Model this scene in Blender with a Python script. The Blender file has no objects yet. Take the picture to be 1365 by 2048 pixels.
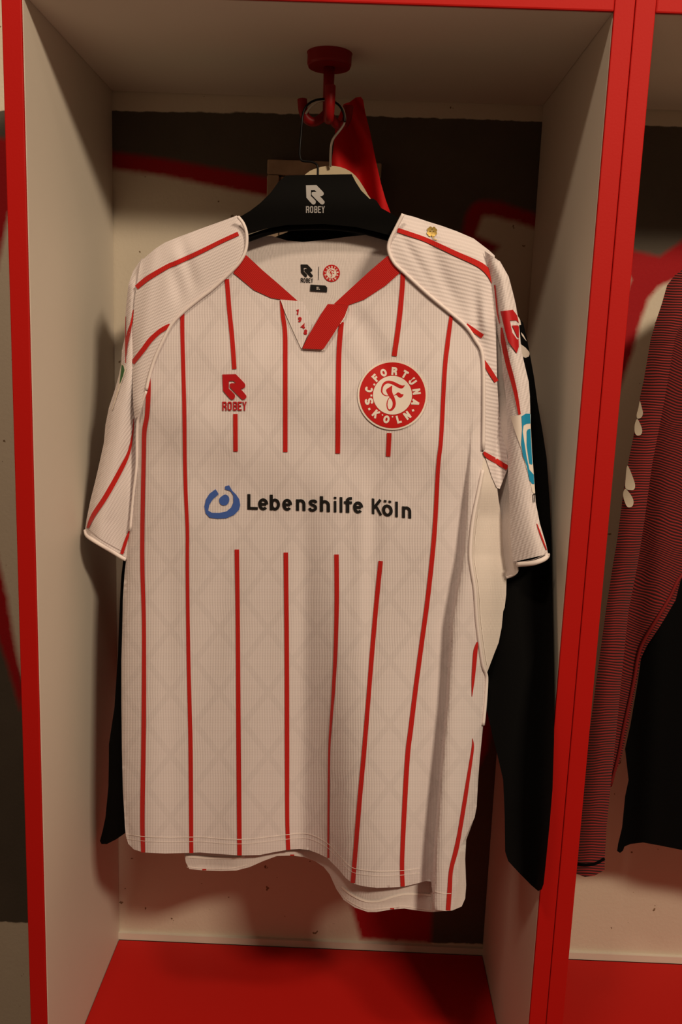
import bpy, bmesh, math, random
from mathutils import Vector, Matrix
from mathutils.geometry import delaunay_2d_cdt
random.seed(4)
S = bpy.context.scene
COL = S.collection
R_ = math.radians

# ------------------------------------------------------------------ camera
FPX = 1756.3
CAM = Vector((0.353025, -0.962475, 0.959925))
def rot(a, b, c):
    Rz = Matrix.Rotation(b, 3, 'Z')
    Rx = Matrix.Rotation(-a, 3, 'X')
    ca, sa = math.cos(c), math.sin(c)
    Ry = Matrix(((ca, 0, sa), (0, 1, 0), (-sa, 0, ca)))
    return Rz @ Rx @ Ry
MR = rot(0.1762, 0.0096, -0.0371)
cd = bpy.data.cameras.new('camera'); cam = bpy.data.objects.new('camera', cd); COL.objects.link(cam)
cd.sensor_fit = 'VERTICAL'; cd.sensor_height = 36.0; cd.lens = 36.0 * FPX / 2048.0
cd.clip_start = 0.02
xa, ya, za = MR @ Vector((1, 0, 0)), MR @ Vector((0, 1, 0)), MR @ Vector((0, 0, 1))
m = Matrix((xa, za, -ya)).transposed().to_4x4(); m.translation = CAM
cam.matrix_world = m
S.camera = cam

# ------------------------------------------------------------------ light
S.view_settings.view_transform = 'Standard'; S.view_settings.look = 'None'
S.view_settings.gamma = 1.0; S.view_settings.use_curve_mapping = False
S.view_settings.exposure = 0.0
w = bpy.data.worlds.new('world'); S.world = w; w.use_nodes = True
w.node_tree.nodes['Background'].inputs[0].default_value = (1.0, 0.56, 0.32, 1)
w.node_tree.nodes['Background'].inputs[1].default_value = 0.10
def area(name, loc, target, sx, sy, power, col):
    l = bpy.data.lights.new(name, 'AREA'); l.shape = 'RECTANGLE'; l.size = sx; l.size_y = sy
    l.energy = power; l.color = col
    o = bpy.data.objects.new(name, l); COL.objects.link(o); o.location = loc
    o.rotation_euler = (Vector(target) - Vector(loc)).to_track_quat('-Z', 'Y').to_euler()
    return o
area('ceiling_light_main', (1.55, -1.9, 2.32), (0.35, 0.1, 0.7), 0.45, 0.2, 52.0, (1.0, 0.80, 0.57))
area('ceiling_light_side', (0.05, -1.0, 2.36), (0.35, 0.1, 0.5), 0.3, 0.15, 11.0, (1.0, 0.78, 0.56))

# ------------------------------------------------------------------ geometry helpers
W, H, D, T = 0.60, 1.3105, 0.3392, 0.0205
def ray(u, v): return MR @ Vector(((u - 682.5) / FPX, 1, -(v - 1024) / FPX))
def P(u, v, Y):
    d = ray(u, v); return CAM + d * ((Y - CAM.y) / d.y)
def PZ(u, v, Z):
    d = ray(u, v); return CAM + d * ((Z - CAM.z) / d.z)
def PX(u, v, X):
    d = ray(u, v); return CAM + d * ((X - CAM.x) / d.x)
def toward(p, e):
    q = CAM - p; return p + q.normalized() * e
def interp(tab, x):
    if x <= tab[0][0]: return tab[0][1]
    for (a, b), (c, d) in zip(tab, tab[1:]):
        if x <= c: return b + (d - b) * (x - a) / (c - a)
    return tab[-1][1]
def sstep(a, b, x):
    t = max(0.0, min(1.0, (x - a) / (b - a))); return t * t * (3 - 2 * t)
def link(me, name, mat, parent=None, smooth=True):
    o = bpy.data.objects.new(name, me); COL.objects.link(o)
    mats = mat if isinstance(mat, (list, tuple)) else [mat]
    for x in mats: me.materials.append(x)
    if parent is not None: o.parent = parent
    if smooth:
        for p in me.polygons: p.use_smooth = True
    return o
def thing(name, label, cat, loc=(0, 0, 0), group=None):
    o = bpy.data.objects.new(name, None); COL.objects.link(o); o.location = loc
    o.empty_display_size = 0.03
    o['label'] = label; o['category'] = cat
    if group: o['group'] = group
    return o
def reparent(o):
    # children are modelled in world space: cancel the empty's offset
    for c in o.children:
        if c.type == 'MESH':
            c.matrix_parent_inverse = Matrix.Translation(-o.location)
class MB:
    def __init__(s): s.v = []; s.f = []; s.m = []; s.uv = {}
    def add(s, vs, fs, mi=0, uvs=None):
        b = len(s.v); s.v += [tuple(x) for x in vs]
        s.f += [[b + i for i in f] for f in fs]; s.m += [mi] * len(fs)
        if uvs:
            for i, t in enumerate(uvs): s.uv[b + i] = t
    def box(s, x0, x1, y0, y1, z0, z1, mi=0):
        vs = [(x, y, z) for x in (x0, x1) for y in (y0, y1) for z in (z0, z1)]
        s.add(vs, [(0, 1, 3, 2), (4, 6, 7, 5), (0, 4, 5, 1), (2, 3, 7, 6), (0, 2, 6, 4), (1, 5, 7, 3)], mi)
    def tube(s, pts, r, n=8, mi=0, cap=True):
        pts = [Vector(p) for p in pts]; rs = r if isinstance(r, (list, tuple)) else [r] * len(pts)
        up = Vector((0, 1, 0)); vs = []; prev = None
        for i, p in enumerate(pts):
            t = (pts[min(i + 1, len(pts) - 1)] - pts[max(i - 1, 0)])
            if t.length < 1e-9: t = Vector((0, 0, 1))
            t.normalize()
            if prev is None:
                a = t.cross(up)
                if a.length < .1: a = t.cross(Vector((1, 0, 0)))
            else: a = prev - t * prev.dot(t)
            a.normalize(); prev = a; b = t.cross(a)
            for k in range(n):
                q = 2 * math.pi * k / n
                vs.append(p + (a * math.cos(q) + b * math.sin(q)) * rs[i])
        fs = []
        for i in range(len(pts) - 1):
            for k in range(n):
                k2 = (k + 1) % n
                fs.append((i * n + k, i * n + k2, (i + 1) * n + k2, (i + 1) * n + k))
        if cap:
            fs.append(tuple(range(n - 1, -1, -1))); fs.append(tuple((len(pts) - 1) * n + k for k in range(n)))
        s.add(vs, fs, mi)
    def build(s, name, mat, parent=None, smooth=True, bevel=0, seg=2):
        me = bpy.data.meshes.new(name); me.from_pydata(s.v, [], s.f); me.update()
        for i, p in enumerate(me.polygons): p.material_index = s.m[i]
        if s.uv:
            l = me.uv_layers.new(name='UVMap')
            for lp in me.loops: l.data[lp.index].uv = s.uv.get(lp.vertex_index, (0, 0))
        o = link(me, name, mat, parent, smooth)
        if bevel:
            mo = o.modifiers.new('bevel', 'BEVEL'); mo.width = bevel; mo.segments = seg; mo.limit_method = 'ANGLE'
            mo.harden_normals = False
        return o
def smooth_line(pts, sub=6, closed=False):
    """Catmull-Rom through the points (any tuple length)"""
    n = len(pts); out = []
    rng = range(n if closed else n - 1)
    for i in rng:
        g = (lambda k: pts[k % n]) if closed else (lambda k: pts[max(0, min(n - 1, k))])
        p0, p1, p2, p3 = g(i - 1), g(i), g(i + 1), g(i + 2)
        for k in range(sub):
            t = k / sub
            out.append(tuple(0.5 * (2 * b + (c - a) * t + (2 * a - 5 * b + 4 * c - d) * t * t + (3 * b - a - 3 * c + d) * t ** 3)
                             for a, b, c, d in zip(p0, p1, p2, p3)))
    if not closed: out.append(tuple(pts[-1]))
    return out
def resample(poly, step, closed=True):
    out = []; n = len(poly)
    for i in range(n if closed else n - 1):
        a, b = poly[i], poly[(i + 1) % n]
        L = math.hypot(b[0] - a[0], b[1] - a[1]); k = max(1, int(round(L / step)))
        for j in range(k): out.append((a[0] + (b[0] - a[0]) * j / k, a[1] + (b[1] - a[1]) * j / k))
    if not closed: out.append(tuple(poly[-1]))
    return out
def inside(poly, x, y):
    c = False; n = len(poly); j = n - 1
    for i in range(n):
        xi, yi = poly[i]; xj, yj = poly[j]
        if (yi > y) != (yj > y) and x < (xj - xi) * (y - yi) / (yj - yi) + xi: c = not c
        j = i
    return c
def cdt(polys, step=None, interior=True, extra=()):
    """union of polygons (photo-plane coordinates) -> verts, tris"""
    vs = []; fs = []
    for pl in polys:
        q = fix(resample(pl, step) if step else pl)
        b = len(vs); vs += [Vector(p) for p in q]; fs.append(list(range(b, b + len(q))))
    if step and interior:
        for pl in polys:
            xs = [p[0] for p in pl]; ys = [p[1] for p in pl]
            y = min(ys) + step * .6; r = 0
            while y < max(ys):
                x = min(xs) + step * (.3 + .5 * (r % 2))
                while x < max(xs):
                    if inside(pl, x, y): vs.append(Vector((x, y)))
                    x += step
                y += step * .9; r += 1
    for p in extra:
        if any(inside(pl, *p) for pl in polys): vs.append(Vector(p))
    o = delaunay_2d_cdt(vs, [], fs, 1, 1e-3)
    return [tuple(v) for v in o[0]], [tuple(f) for f, src in zip(o[2], o[5]) if src]
UVK = 0.001
def sheet(mb, polys, depth, step=8, eps=0.0, mi=0, interior=True, back=None, wall=None, extra=()):
    if polys and isinstance(polys[0][0], (int, float)): polys = [polys]
    v2, f2 = cdt(polys, step, interior, extra)
    vs = [P(u, v, depth(u, v)) for u, v in v2]
    if eps: vs = [toward(p, eps) for p in vs]
    # orient towards the camera
    f3 = []
    for f in f2:
        a, b, c = (v2[f[0]], v2[f[1]], v2[f[2]])
        cr = (b[0] - a[0]) * (c[1] - a[1]) - (b[1] - a[1]) * (c[0] - a[0])
        f3.append(f if cr < 0 else f[::-1])
    mb.add(vs, f3, mi, [(u * UVK, v * UVK) for u, v in v2])
    if back:
        vb = [P(u, v, back(u, v)) for u, v in v2]
        mb.add(vb, [f[::-1] for f in f3], mi, [(u * UVK, v * UVK) for u, v in v2])
    if wall:      # close the side between front and back along polylines
        for line in wall:
            q = resample(line, step or 8, False); vv = []; uu = []
            for u, v in q:
                vv += [P(u, v, depth(u, v)), P(u, v, back(u, v))]; uu += [(u * UVK, v * UVK)] * 2
            mb.add(vv, [(2 * i, 2 * i + 1, 2 * i + 3, 2 * i + 2) for i in range(len(q) - 1)], mi, uu)
def ribbon(pts, w0=None):
    """quads for a polyline of (x,y,w) or (x,y) with constant w0"""
    q = [(p[0], p[1], (p[2] if len(p) > 2 else w0)) for p in pts]
    n = len(q); L = []; Rr = []
    closed = n > 3 and abs(q[0][0] - q[-1][0]) < 1e-9 and abs(q[0][1] - q[-1][1]) < 1e-9
    for i, (x, y, w_) in enumerate(q):
        if closed and i in (0, n - 1): a, b = q[n - 2], q[1]
        else: a, b = q[max(i - 1, 0)], q[min(i + 1, n - 1)]
        d1 = (x - a[0], y - a[1]); d2 = (b[0] - x, b[1] - y)
        l1 = math.hypot(*d1) or 0; l2 = math.hypot(*d2) or 0
        if l1 == 0: d1 = d2; l1 = l2
        if l2 == 0: d2 = d1; l2 = l1
        d1 = (d1[0] / l1, d1[1] / l1); d2 = (d2[0] / l2, d2[1] / l2)
        t = (d1[0] + d2[0], d1[1] + d2[1]); lt = math.hypot(*t) or 1; t = (t[0] / lt, t[1] / lt)
        cs = max(.5, t[0] * d1[0] + t[1] * d1[1]); h = w_ / 2 / cs
        L.append((x - t[1] * h, y + t[0] * h)); Rr.append((x + t[1] * h, y - t[0] * h))
    return [[L[i], L[i + 1], Rr[i + 1], Rr[i]] for i in range(n - 1)]
def band(pts, w0=None, sub=6, step=9):
    """one closed outline for a smooth strip along a polyline"""
    q = smooth_line([(p[0], p[1], (p[2] if len(p) > 2 else w0)) for p in pts], sub)
    qs = ribbon(q); 
    return [a[0] for a in qs] + [qs[-1][1]] + [qs[-1][2]] + [a[3] for a in qs][::-1]

# ------------------------------------------------------------------ materials
def mat(name, col, rough=0.6, spec=0.3, metal=0.0, bump=None, var=0.0, sheen=0.0, vscale=6.0):
    m_ = bpy.data.materials.new(name); m_.use_nodes = True; nt = m_.node_tree; b = nt.nodes['Principled BSDF']
    b.inputs['Base Color'].default_value = (*col, 1); b.inputs['Roughness'].default_value = rough
    b.inputs['Specular IOR Level'].default_value = spec; b.inputs['Metallic'].default_value = metal
    if sheen: b.inputs['Sheen Weight'].default_value = sheen
    tc = nt.nodes.new('ShaderNodeTexCoord')
    if var:
        n = nt.nodes.new('ShaderNodeTexNoise'); n.inputs['Scale'].default_value = vscale; n.inputs['Detail'].default_value = 5
        nt.links.new(tc.outputs['Object'], n.inputs['Vector'])
        mx = nt.nodes.new('ShaderNodeMix'); mx.data_type = 'RGBA'
        mx.inputs['A'].default_value = (*[c * (1 - var) for c in col], 1); mx.inputs['B'].default_value = (*[min(1, c * (1 + var)) for c in col], 1)
        nt.links.new(n.outputs['Fac'], mx.inputs['Factor']); nt.links.new(mx.outputs['Result'], b.inputs['Base Color'])
    if bump:
        n = nt.nodes.new('ShaderNodeTexNoise'); n.inputs['Scale'].default_value = bump[0]; n.inputs['Detail'].default_value = 3
        nt.links.new(tc.outputs['Object'], n.inputs['Vector'])
        bp = nt.nodes.new('ShaderNodeBump'); bp.inputs['Distance'].default_value = bump[1]; bp.inputs['Strength'].default_value = .6
        nt.links.new(n.outputs['Fac'], bp.inputs['Height']); nt.links.new(bp.outputs['Normal'], b.inputs['Normal'])
    return m_
def M(nt, op, a, b=None, c=None):
    n = nt.nodes.new('ShaderNodeMath'); n.operation = op
    for i, x in enumerate((a, b, c)):
        if x is None: continue
        if isinstance(x, (int, float)): n.inputs[i].default_value = x
        else: nt.links.new(x, n.inputs[i])
    return n.outputs[0]
def cloth(name, col, angle=0.0, period=5.0, ribh=0.00022, ribc=0.05, weave=True, diamonds=0.0, rough=0.8, col2=None, duty=None, wob=1.0):
    """knitted cloth: ribs run at `angle` (0 = vertical), period in thousandths of the cloth's UV unit"""
    m_ = bpy.data.materials.new(name); m_.use_nodes = True; nt = m_.node_tree; b = nt.nodes['Principled BSDF']
    b.inputs['Roughness'].default_value = rough; b.inputs['Specular IOR Level'].default_value = 0.25
    b.inputs['Sheen Weight'].default_value = 0.12; b.inputs['Sheen Roughness'].default_value = .5
    tc = nt.nodes.new('ShaderNodeTexCoord'); sp = nt.nodes.new('ShaderNodeSeparateXYZ'); nt.links.new(tc.outputs['UV'], sp.inputs[0])
    u, v = sp.outputs[0], sp.outputs[1]
    nz = nt.nodes.new('ShaderNodeTexNoise'); nz.inputs['Scale'].default_value = 9; nz.inputs['Detail'].default_value = 2
    nt.links.new(tc.outputs['UV'], nz.inputs['Vector'])
    wobn = M(nt, 'MULTIPLY', M(nt, 'SUBTRACT', nz.outputs['Fac'], .5), 0.03 * wob)
    a = R_(angle); ca, sa = math.cos(a), math.sin(a)
    x = M(nt, 'ADD', M(nt, 'ADD', M(nt, 'MULTIPLY', u, ca), M(nt, 'MULTIPLY', v, sa)), wobn)
    rib = M(nt, 'SINE', M(nt, 'MULTIPLY', x, 2 * math.pi * 1000.0 / period))
    h = rib
    if weave:
        y = M(nt, 'SUBTRACT', M(nt, 'MULTIPLY', v, ca), M(nt, 'MULTIPLY', u, sa))
        wv = M(nt, 'SINE', M(nt, 'MULTIPLY', y, 2 * math.pi * 1000.0 / 3.2))
        h = M(nt, 'ADD', rib, M(nt, 'MULTIPLY', wv, .35))
    bp = nt.nodes.new('ShaderNodeBump'); bp.inputs['Distance'].default_value = ribh; bp.inputs['Strength'].default_value = 0.8
    nt.links.new(h, bp.inputs['Height']); nt.links.new(bp.outputs['Normal'], b.inputs['Normal'])
    if col2:
        f = M(nt, 'GREATER_THAN', rib, duty if duty is not None else 0.0)
        mx = nt.nodes.new('ShaderNodeMix'); mx.data_type = 'RGBA'
        mx.inputs['A'].default_value = (*col2, 1); mx.inputs['B'].default_value = (*col, 1)
        nt.links.new(f, mx.inputs['Factor']); nt.links.new(mx.outputs['Result'], b.inputs['Base Color'])
    else:
        k = M(nt, 'MULTIPLY_ADD', rib, ribc, 1.0 - ribc)
        if diamonds:
            acc = None
            for sg in (1, -1):
                q = M(nt, 'ADD', M(nt, 'MULTIPLY', u, 0.80), M(nt, 'MULTIPLY', v, 0.62 * sg))
                fr = M(nt, 'FRACT', M(nt, 'MULTIPLY', q, 1000 / 78.0))
                d = M(nt, 'LESS_THAN', M(nt, 'ABSOLUTE', M(nt, 'SUBTRACT', fr, .5)), .075)
                acc = d if acc is None else M(nt, 'MAXIMUM', acc, d)
            k = M(nt, 'MULTIPLY', k, M(nt, 'MULTIPLY_ADD', acc, -diamonds, 1.0))
        mx = nt.nodes.new('ShaderNodeVectorMath'); mx.operation = 'SCALE'; mx.inputs[0].default_value = col
        nt.links.new(k, mx.inputs['Scale']); nt.links.new(mx.outputs[0], b.inputs['Base Color'])
    return m_
WHT = (0.735, 0.665, 0.675)
mCream = mat('cream_board', (0.66, 0.60, 0.52), .55, .3, bump=(300, .00012), var=.03)
mRed = mat('red_painted_board', (0.43, 0.006, 0.004), .6, .16, bump=(420, .00015), var=.05)
mSeat = mat('red_seat_board', (0.47, 0.009, 0.006), .6, .2, bump=(420, .00015), var=.04)
mHookRed = mat('red_lacquer', (0.24, 0.003, 0.005), .45, .25)
mBlackP = mat('black_plastic', (0.0028, 0.0024, 0.0022), .7, .07, bump=(900, .0001))
mWire = mat('black_wire', (0.004, 0.0035, 0.0035), .4, .12)
mSilver = mat('silver_wire', (0.62, 0.58, 0.52), .3, .5, metal=.9)
mWood = mat('pale_wood', (0.62, 0.52, 0.36), .5, .3, var=.06, vscale=25)
mFrame = mat('weathered_wood', (0.40, 0.29, 0.20), .8, .2, bump=(60, .002), var=.6, vscale=30)
mFrameD = mat('dark_recess', (0.07, 0.045, 0.03), .9, .1, var=.3, vscale=20)
mGreyInk = mat('grey_print', (0.34, 0.33, 0.33), .5, .3)
mBlackInk = mat('black_print', (0.010, 0.009, 0.009), .6, .25)
mBlueInk = mat('blue_print', (0.055, 0.12, 0.42), .6, .25)
mCyan = mat('cyan_print', (0.01, 0.26, 0.48), .5, .3)
mGreen = mat('green_print', (0.04, 0.16, 0.05), .6, .3)
mGold = mat('gold_foil', (0.42, 0.29, 0.07), .4, .5, metal=.5)
mRedInk = mat('red_embroidery', (0.46, 0.008, 0.012), .5, .3, bump=(2500, .0002))
mCrestRed = mat('crest_red', (0.52, 0.008, 0.008), .55, .3)
mPatch = mat('patch_white', (0.80, 0.72, 0.66), .6, .3)
mStripe = cloth('red_stripe_cloth', (0.50, 0.010, 0.006), 0, 4.0, .0001, .03)
mCollar = cloth('red_collar_cloth', (0.47, 0.009, 0.006), -40, 3.0, .00012, .04)
mWhite = cloth('white_knit', WHT, 0, 5.2, .00013, .035, diamonds=.05, wob=.25)
mInner = cloth('white_inner_cloth', (0.74, 0.67, 0.66), 0, 3.0, .00008, .01)
mPlain = cloth('white_mesh_cloth', (0.72, 0.65, 0.61), 0, 3.0, .0001, .015)
mSlvL = cloth('white_ribbed_left', WHT, 64, 5.6, .00018, .035, wob=.5)
mSlvL2 = cloth('white_ribbed_left_outer', WHT, 33, 5.6, .00018, .035, wob=.4)
mSlvR = cloth('white_ribbed_right', WHT, 104, 7.6, .0002, .04, wob=.4)
mSlvR2 = cloth('white_ribbed_right_outer', WHT, 16, 7.5, .0002, .04, wob=.4)
mPipe = mat('white_piping', (0.80, 0.72, 0.71), .7, .2)
mStitch = mat('white_stitching', (0.92, 0.86, 0.82), .7, .2)
mBlackC = mat('black_cloth', (0.0028, 0.0028, 0.003), .9, .1, bump=(700, .0003))
mBlackC2 = mat('black_sports_cloth', (0.0025, 0.0025, 0.0027), .9, .05, bump=(500, .0004))
mRedC = mat('red_cloth', (0.52, 0.006, 0.008), .75, .2, bump=(900, .0002))
mRB = cloth('red_black_striped_knit', (0.26, 0.016, 0.016), 90, 5.3, .0004, 0, weave=False, col2=(0.022, 0.003, 0.003), duty=.0, wob=.6)
mRB2 = cloth('red_black_striped_knit_slanted', (0.24, 0.014, 0.014), 108, 5.3, .0004, 0, weave=False, col2=(0.022, 0.003, 0.003), duty=.0, wob=1)
mDrop = mat('ivory_applique', (0.62, 0.55, 0.45), .7, .2)
mFloor = mat('grey_floor_covering', (0.16, 0.14, 0.12), .6, .3, var=.2)

# ------------------------------------------------------------------ room
def build_wall():
    import numpy as np
    X0, X1, Z0, Z1, st = -0.9, 1.7, -0.45, 1.85, 0.0045
    nx = int((X1 - X0) / st) + 1; nz = int((Z1 - Z0) / st) + 1
    xs = np.linspace(X0, X1, nx); zs = np.linspace(Z0, Z1, nz)
    gx, gz = np.meshgrid(xs, zs)
    Y = D + 0.0
    # wall paint is laid out in metres; these helpers read a few measured corner points
    def pt(u, v): p = P(u, v, Y); return (p.x, p.z)
    def mask_poly(pts, soft):
        pts = [pt(*p) for p in pts]; n = len(pts)
        ins = np.zeros(gx.shape, bool); dist = np.full(gx.shape, 9.0)
        for i in range(n):
            ax, az = pts[i]; bx, bz = pts[(i + 1) % n]
            if az != bz:
                c = ((az > gz) != (bz > gz)) & (gx < (bx - ax) * (gz - az) / (bz - az) + ax); ins ^= c
            dx, dz = bx - ax, bz - az; L2 = dx * dx + dz * dz + 1e-12
            t = np.clip(((gx - ax) * dx + (gz - az) * dz) / L2, 0, 1)
            dist = np.minimum(dist, np.hypot(gx - ax - t * dx, gz - az - t * dz))
        sd = np.where(ins, dist, -dist)
        return np.clip(sd / soft + .5, 0, 1)
    grey = mask_poly([(-400, 218), (0, 222), (222, 222), (600, 228), (1085, 243), (1365, 254), (1900, 275), (1900, 560), (1365, 505), (1320, 530),
                      (1270, 522), (1130, 470), (1060, 430), (965, 412), (935, 470), (900, 500), (780, 470), (650, 420), (530, 372), (222, 318), (60, 300), (0, 300), (-400, 360)], .006)
    grey = np.maximum(grey, mask_poly([(-500, 1100), (-60, 1180), (10, 1250), (60, 1420), (120, 1600), (140, 1845), (-500, 1843)], .01))
    grey = np.maximum(grey, mask_poly([(850, 1400), (1000, 1330), (1130, 1400), (1130, 1892), (855, 1885)], .01))
    red = mask_poly([(-60, 270), (100, 285), (222, 303), (330, 318), (450, 340), (560, 360), (560, 400), (525, 391), (450, 377), (330, 352), (222, 337), (100, 325), (40, 330), (15, 440), (-20, 620), (-90, 620), (-70, 400)], .010)
    red = np.maximum(red, mask_poly([(-60, 1000), (-20, 1050), (14, 1190), (30, 1290), (50, 1390), (40, 1420), (15, 1330), (-10, 1260), (-60, 1150)], .012))
    red = np.maximum(red, mask_poly([(1200, 482), (1085, 462), (1035, 445), (985, 432), (966, 432), (952, 470), (1000, 492), (990, 505), (925, 498), (780, 470), (780, 440), (925, 470), (932, 430), (945, 408), (965, 401), (1000, 404), (1085, 432), (1200, 460)], .010))
    red = np.maximum(red, mask_poly([(1180, 480), (1275, 503), (1320, 513), (1365, 482), (1500, 390), (1500, 450), (1400, 515), (1350, 560), (1320, 572), (1298, 598), (1283, 640), (1268, 700), (1240, 780), (1180, 900), (1170, 700), (1240, 620), (1262, 560), (1240, 520), (1180, 510)], .010))
    red = np.maximum(red, mask_poly([(640, 1500), (700, 1400), (900, 1300), (1000, 1350), (975, 1500), (870, 1700), (862, 1886), (722, 1878), (705, 1820), (660, 1700)], .012))
    verts = np.stack([gx.ravel(), np.full(gx.size, D), gz.ravel()], 1)
    i = np.arange(nx * nz).reshape(nz, nx)
    q = np.stack([i[:-1, :-1], i[:-1, 1:], i[1:, 1:], i[1:, :-1]], -1).reshape(-1, 4)
    me = bpy.data.meshes.new('wall_back'); me.vertices.add(len(verts)); me.vertices.foreach_set('co', verts.ravel())
    me.loops.add(q.size); me.loops.foreach_set('vertex_index', q.ravel()); me.polygons.add(len(q))
    me.polygons.foreach_set('loop_start', np.arange(0, q.size, 4)); me.update(calc_edges=True)
    for nm, ar in (('grey', grey), ('red', red)):
        a = me.attributes.new(nm, 'FLOAT', 'POINT'); a.data.foreach_set('value', ar.ravel().astype('f'))
    m_ = bpy.data.materials.new('sprayed_plaster'); m_.use_nodes = True; nt = m_.node_tree; b = nt.nodes['Principled BSDF']
    b.inputs['Roughness'].default_value = .75; b.inputs['Specular IOR Level'].default_value = .2
    tc = nt.nodes.new('ShaderNodeTexCoord')
    def noise(sc, det=4):
        n = nt.nodes.new('ShaderNodeTexNoise'); n.inputs['Scale'].default_value = sc; n.inputs['Detail'].default_value = det
        nt.links.new(tc.outputs['Object'], n.inputs['Vector']); return n.outputs['Fac']
    def at(nm):
        n = nt.nodes.new('ShaderNodeAttribute'); n.attribute_name = nm; return n.outputs['Fac']
    def mix(f, a, c):
        x = nt.nodes.new('ShaderNodeMix'); x.data_type = 'RGBA'; nt.links.new(f, x.inputs['Factor'])
        for k, s_ in (('A', a), ('B', c)):
            if isinstance(s_, tuple): x.inputs[k].default_value = (*s_, 1)
            else: nt.links.new(s_, x.inputs[k])
        return x.outputs['Result']
    def edge(at_, amp, k, sc):
        e = M(nt, 'MULTIPLY_ADD', M(nt, 'SUBTRACT', noise(sc), .5), amp, at_)
        n = nt.nodes.new('ShaderNodeMapRange'); nt.links.new(e, n.inputs[0]); n.inputs[1].default_value = .5 - k; n.inputs[2].default_value = .5 + k
        return n.outputs[0]
    base = mix(noise(7), (0.60, 0.53, 0.43), (0.66, 0.59, 0.49))
    spots = M(nt, 'GREATER_THAN', noise(75, 6), .715)
    base = mix(spots, base, (0.22, 0.15, 0.09))
    g = mix(noise(14), (0.072, 0.060, 0.048), (0.105, 0.088, 0.07))
    c = mix(edge(at('grey'), .8, .12, 60), base, g)
    c = mix(edge(at('red'), .25, .42, 140), c, (0.34, 0.006, 0.010))
    nt.links.new(c, b.inputs['Base Color'])
    bp = nt.nodes.new('ShaderNodeBump'); bp.inputs['Distance'].default_value = .0008; bp.inputs['Strength'].default_value = .5
    nt.links.new(noise(180), bp.inputs['Height']); nt.links.new(bp.outputs['Normal'], b.inputs['Normal'])
    o = link(me, 'wall_back', m_); o['kind'] = 'structure'
    # solid masonry behind the painted face
    mb = MB(); mb.box(X0, X1, D + .002, D + .12, Z0, Z1); k = mb.build('trim_1', mCream, None, False); k['kind'] = 'structure'
    return o
build_wall()
mb = MB(); mb.box(-1.6, 2.4, -3.2, D + .12, -0.50, -0.45); o = mb.build('floor', mFloor, None, False); o['kind'] = 'structure'
# plaster ledge along the wall at seat height
mb = MB(); mb.box(-0.0, 1.26, D - .006, D, 0.0, 0.0115); o = mb.build('trim_2', mCream, None, False); o['kind'] = 'structure'

# ------------------------------------------------------------------ lockers
def locker(x0, label, tl=None, right=True, xl=None):
    root = thing('open_locker', label, 'locker', (x0, 0, 0), 'open changing room lockers')
    def part(name, x0_, x1_, y0, y1, z0, z1, mt, bev=.0012):
        mb = MB(); mb.box(x0_, x1_, y0, y1, z0, z1); return mb.build(name, mt, root, False, bev)
    part('side_panel', x0 - T, x0, .0045, D - .001, -0.45, H + .04, mCream)
    part('side_panel', x0 + W, x0 + W + T, .0045, D - .001, -0.45, H + .04, mCream)
    part('front_edging', x0 - T, x0, 0, .004, -0.45, H + .04, mRed, .0010)
    part('front_edging', x0 + W, x0 + W + T, 0, .004, -0.45, H + .04, mRed, .0010)
    part('top_panel', x0, x0 + W, .0045, D - .001, H, H + .02, mCream)
    part('top_rail', x0, x0 + W, 0, .004, H - .0, H + .04, mRed, .0018)
    part('seat_board', x0 + .0004, x0 + W - .0004, -0.25, D - .0065, -0.022, 0, mSeat, .002)  # unseen front overhang added to bounce red light into the locker
    part('seat_apron', x0 + .0004, x0 + W - .0004, .004, .022, -0.45, -0.0225, mRed, .002)
    # triple coat hook screwed under the top panel
    fx, fy = x0 + 0.3088, 0.1535
    mb = MB(); n = 40; r = .0262; vs = []; prof = [(0, H), (r, H), (r, H - .0125), (r - .0022, H - .0155), (0, H - .0155)]
    rings = []
    for (rr, z) in prof[1:4]:
        rings.append([(fx + rr * math.cos(2 * math.pi * k / n), fy + rr * math.sin(2 * math.pi * k / n), z) for k in range(n)])
    vs = sum(rings, []); fs = [(i * n + k, i * n + (k + 1) % n, (i + 1) * n + (k + 1) % n, (i + 1) * n + k) for i in range(2) for k in range(n)]
    fs += [tuple(range(n)), tuple(range(3 * n - 1, 2 * n - 1, -1))]
    mb.add(vs, fs); hook = mb.build('coat_hook', mHookRed, root, True, .0008); hook.data.polygons[-1].use_smooth = False
    mb = MB(); mb.tube([(fx, fy, H - .015), (fx, fy, H - .04), (fx, fy, H - .062), (fx, fy, H - .074)], [.0066, .0064, .0062, .005], 16)
    mb.build('stem', mHookRed, hook)
    zc = H - .066
    for ang, rr in ((-84, .0056), (-172, .0052), (38, .0052)):
        a = R_(ang); dx, dy = math.cos(a), math.sin(a)
        prof = [(0.0, 0.002), (.007, -.006), (.016, -.011), (.024, -.009), (.0290, -.001), (.0305, .008), (.031, .014 if ang != -84 else .024)]
        pts = smooth_line([(fx + dx * d_, fy + dy * d_, zc + h_) for d_, h_ in prof], 5)
        rad = [rr * (1 + .15 * (i / len(pts))) for i in range(len(pts))]; rad[-1] *= .55
        mb = MB(); mb.tube(pts, rad, 14); mb.build('prong', mHookRed, hook)
    reparent(root)
    for c in hook.children: pass
    return root, (fx, fy)
L1, HK = locker(0.0, 'open cream locker with red edges, holding the white striped jersey')
L2, HK2 = locker(W + 2 * T + .0006, 'open cream locker at the right, holding the red and black striped top')

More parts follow.
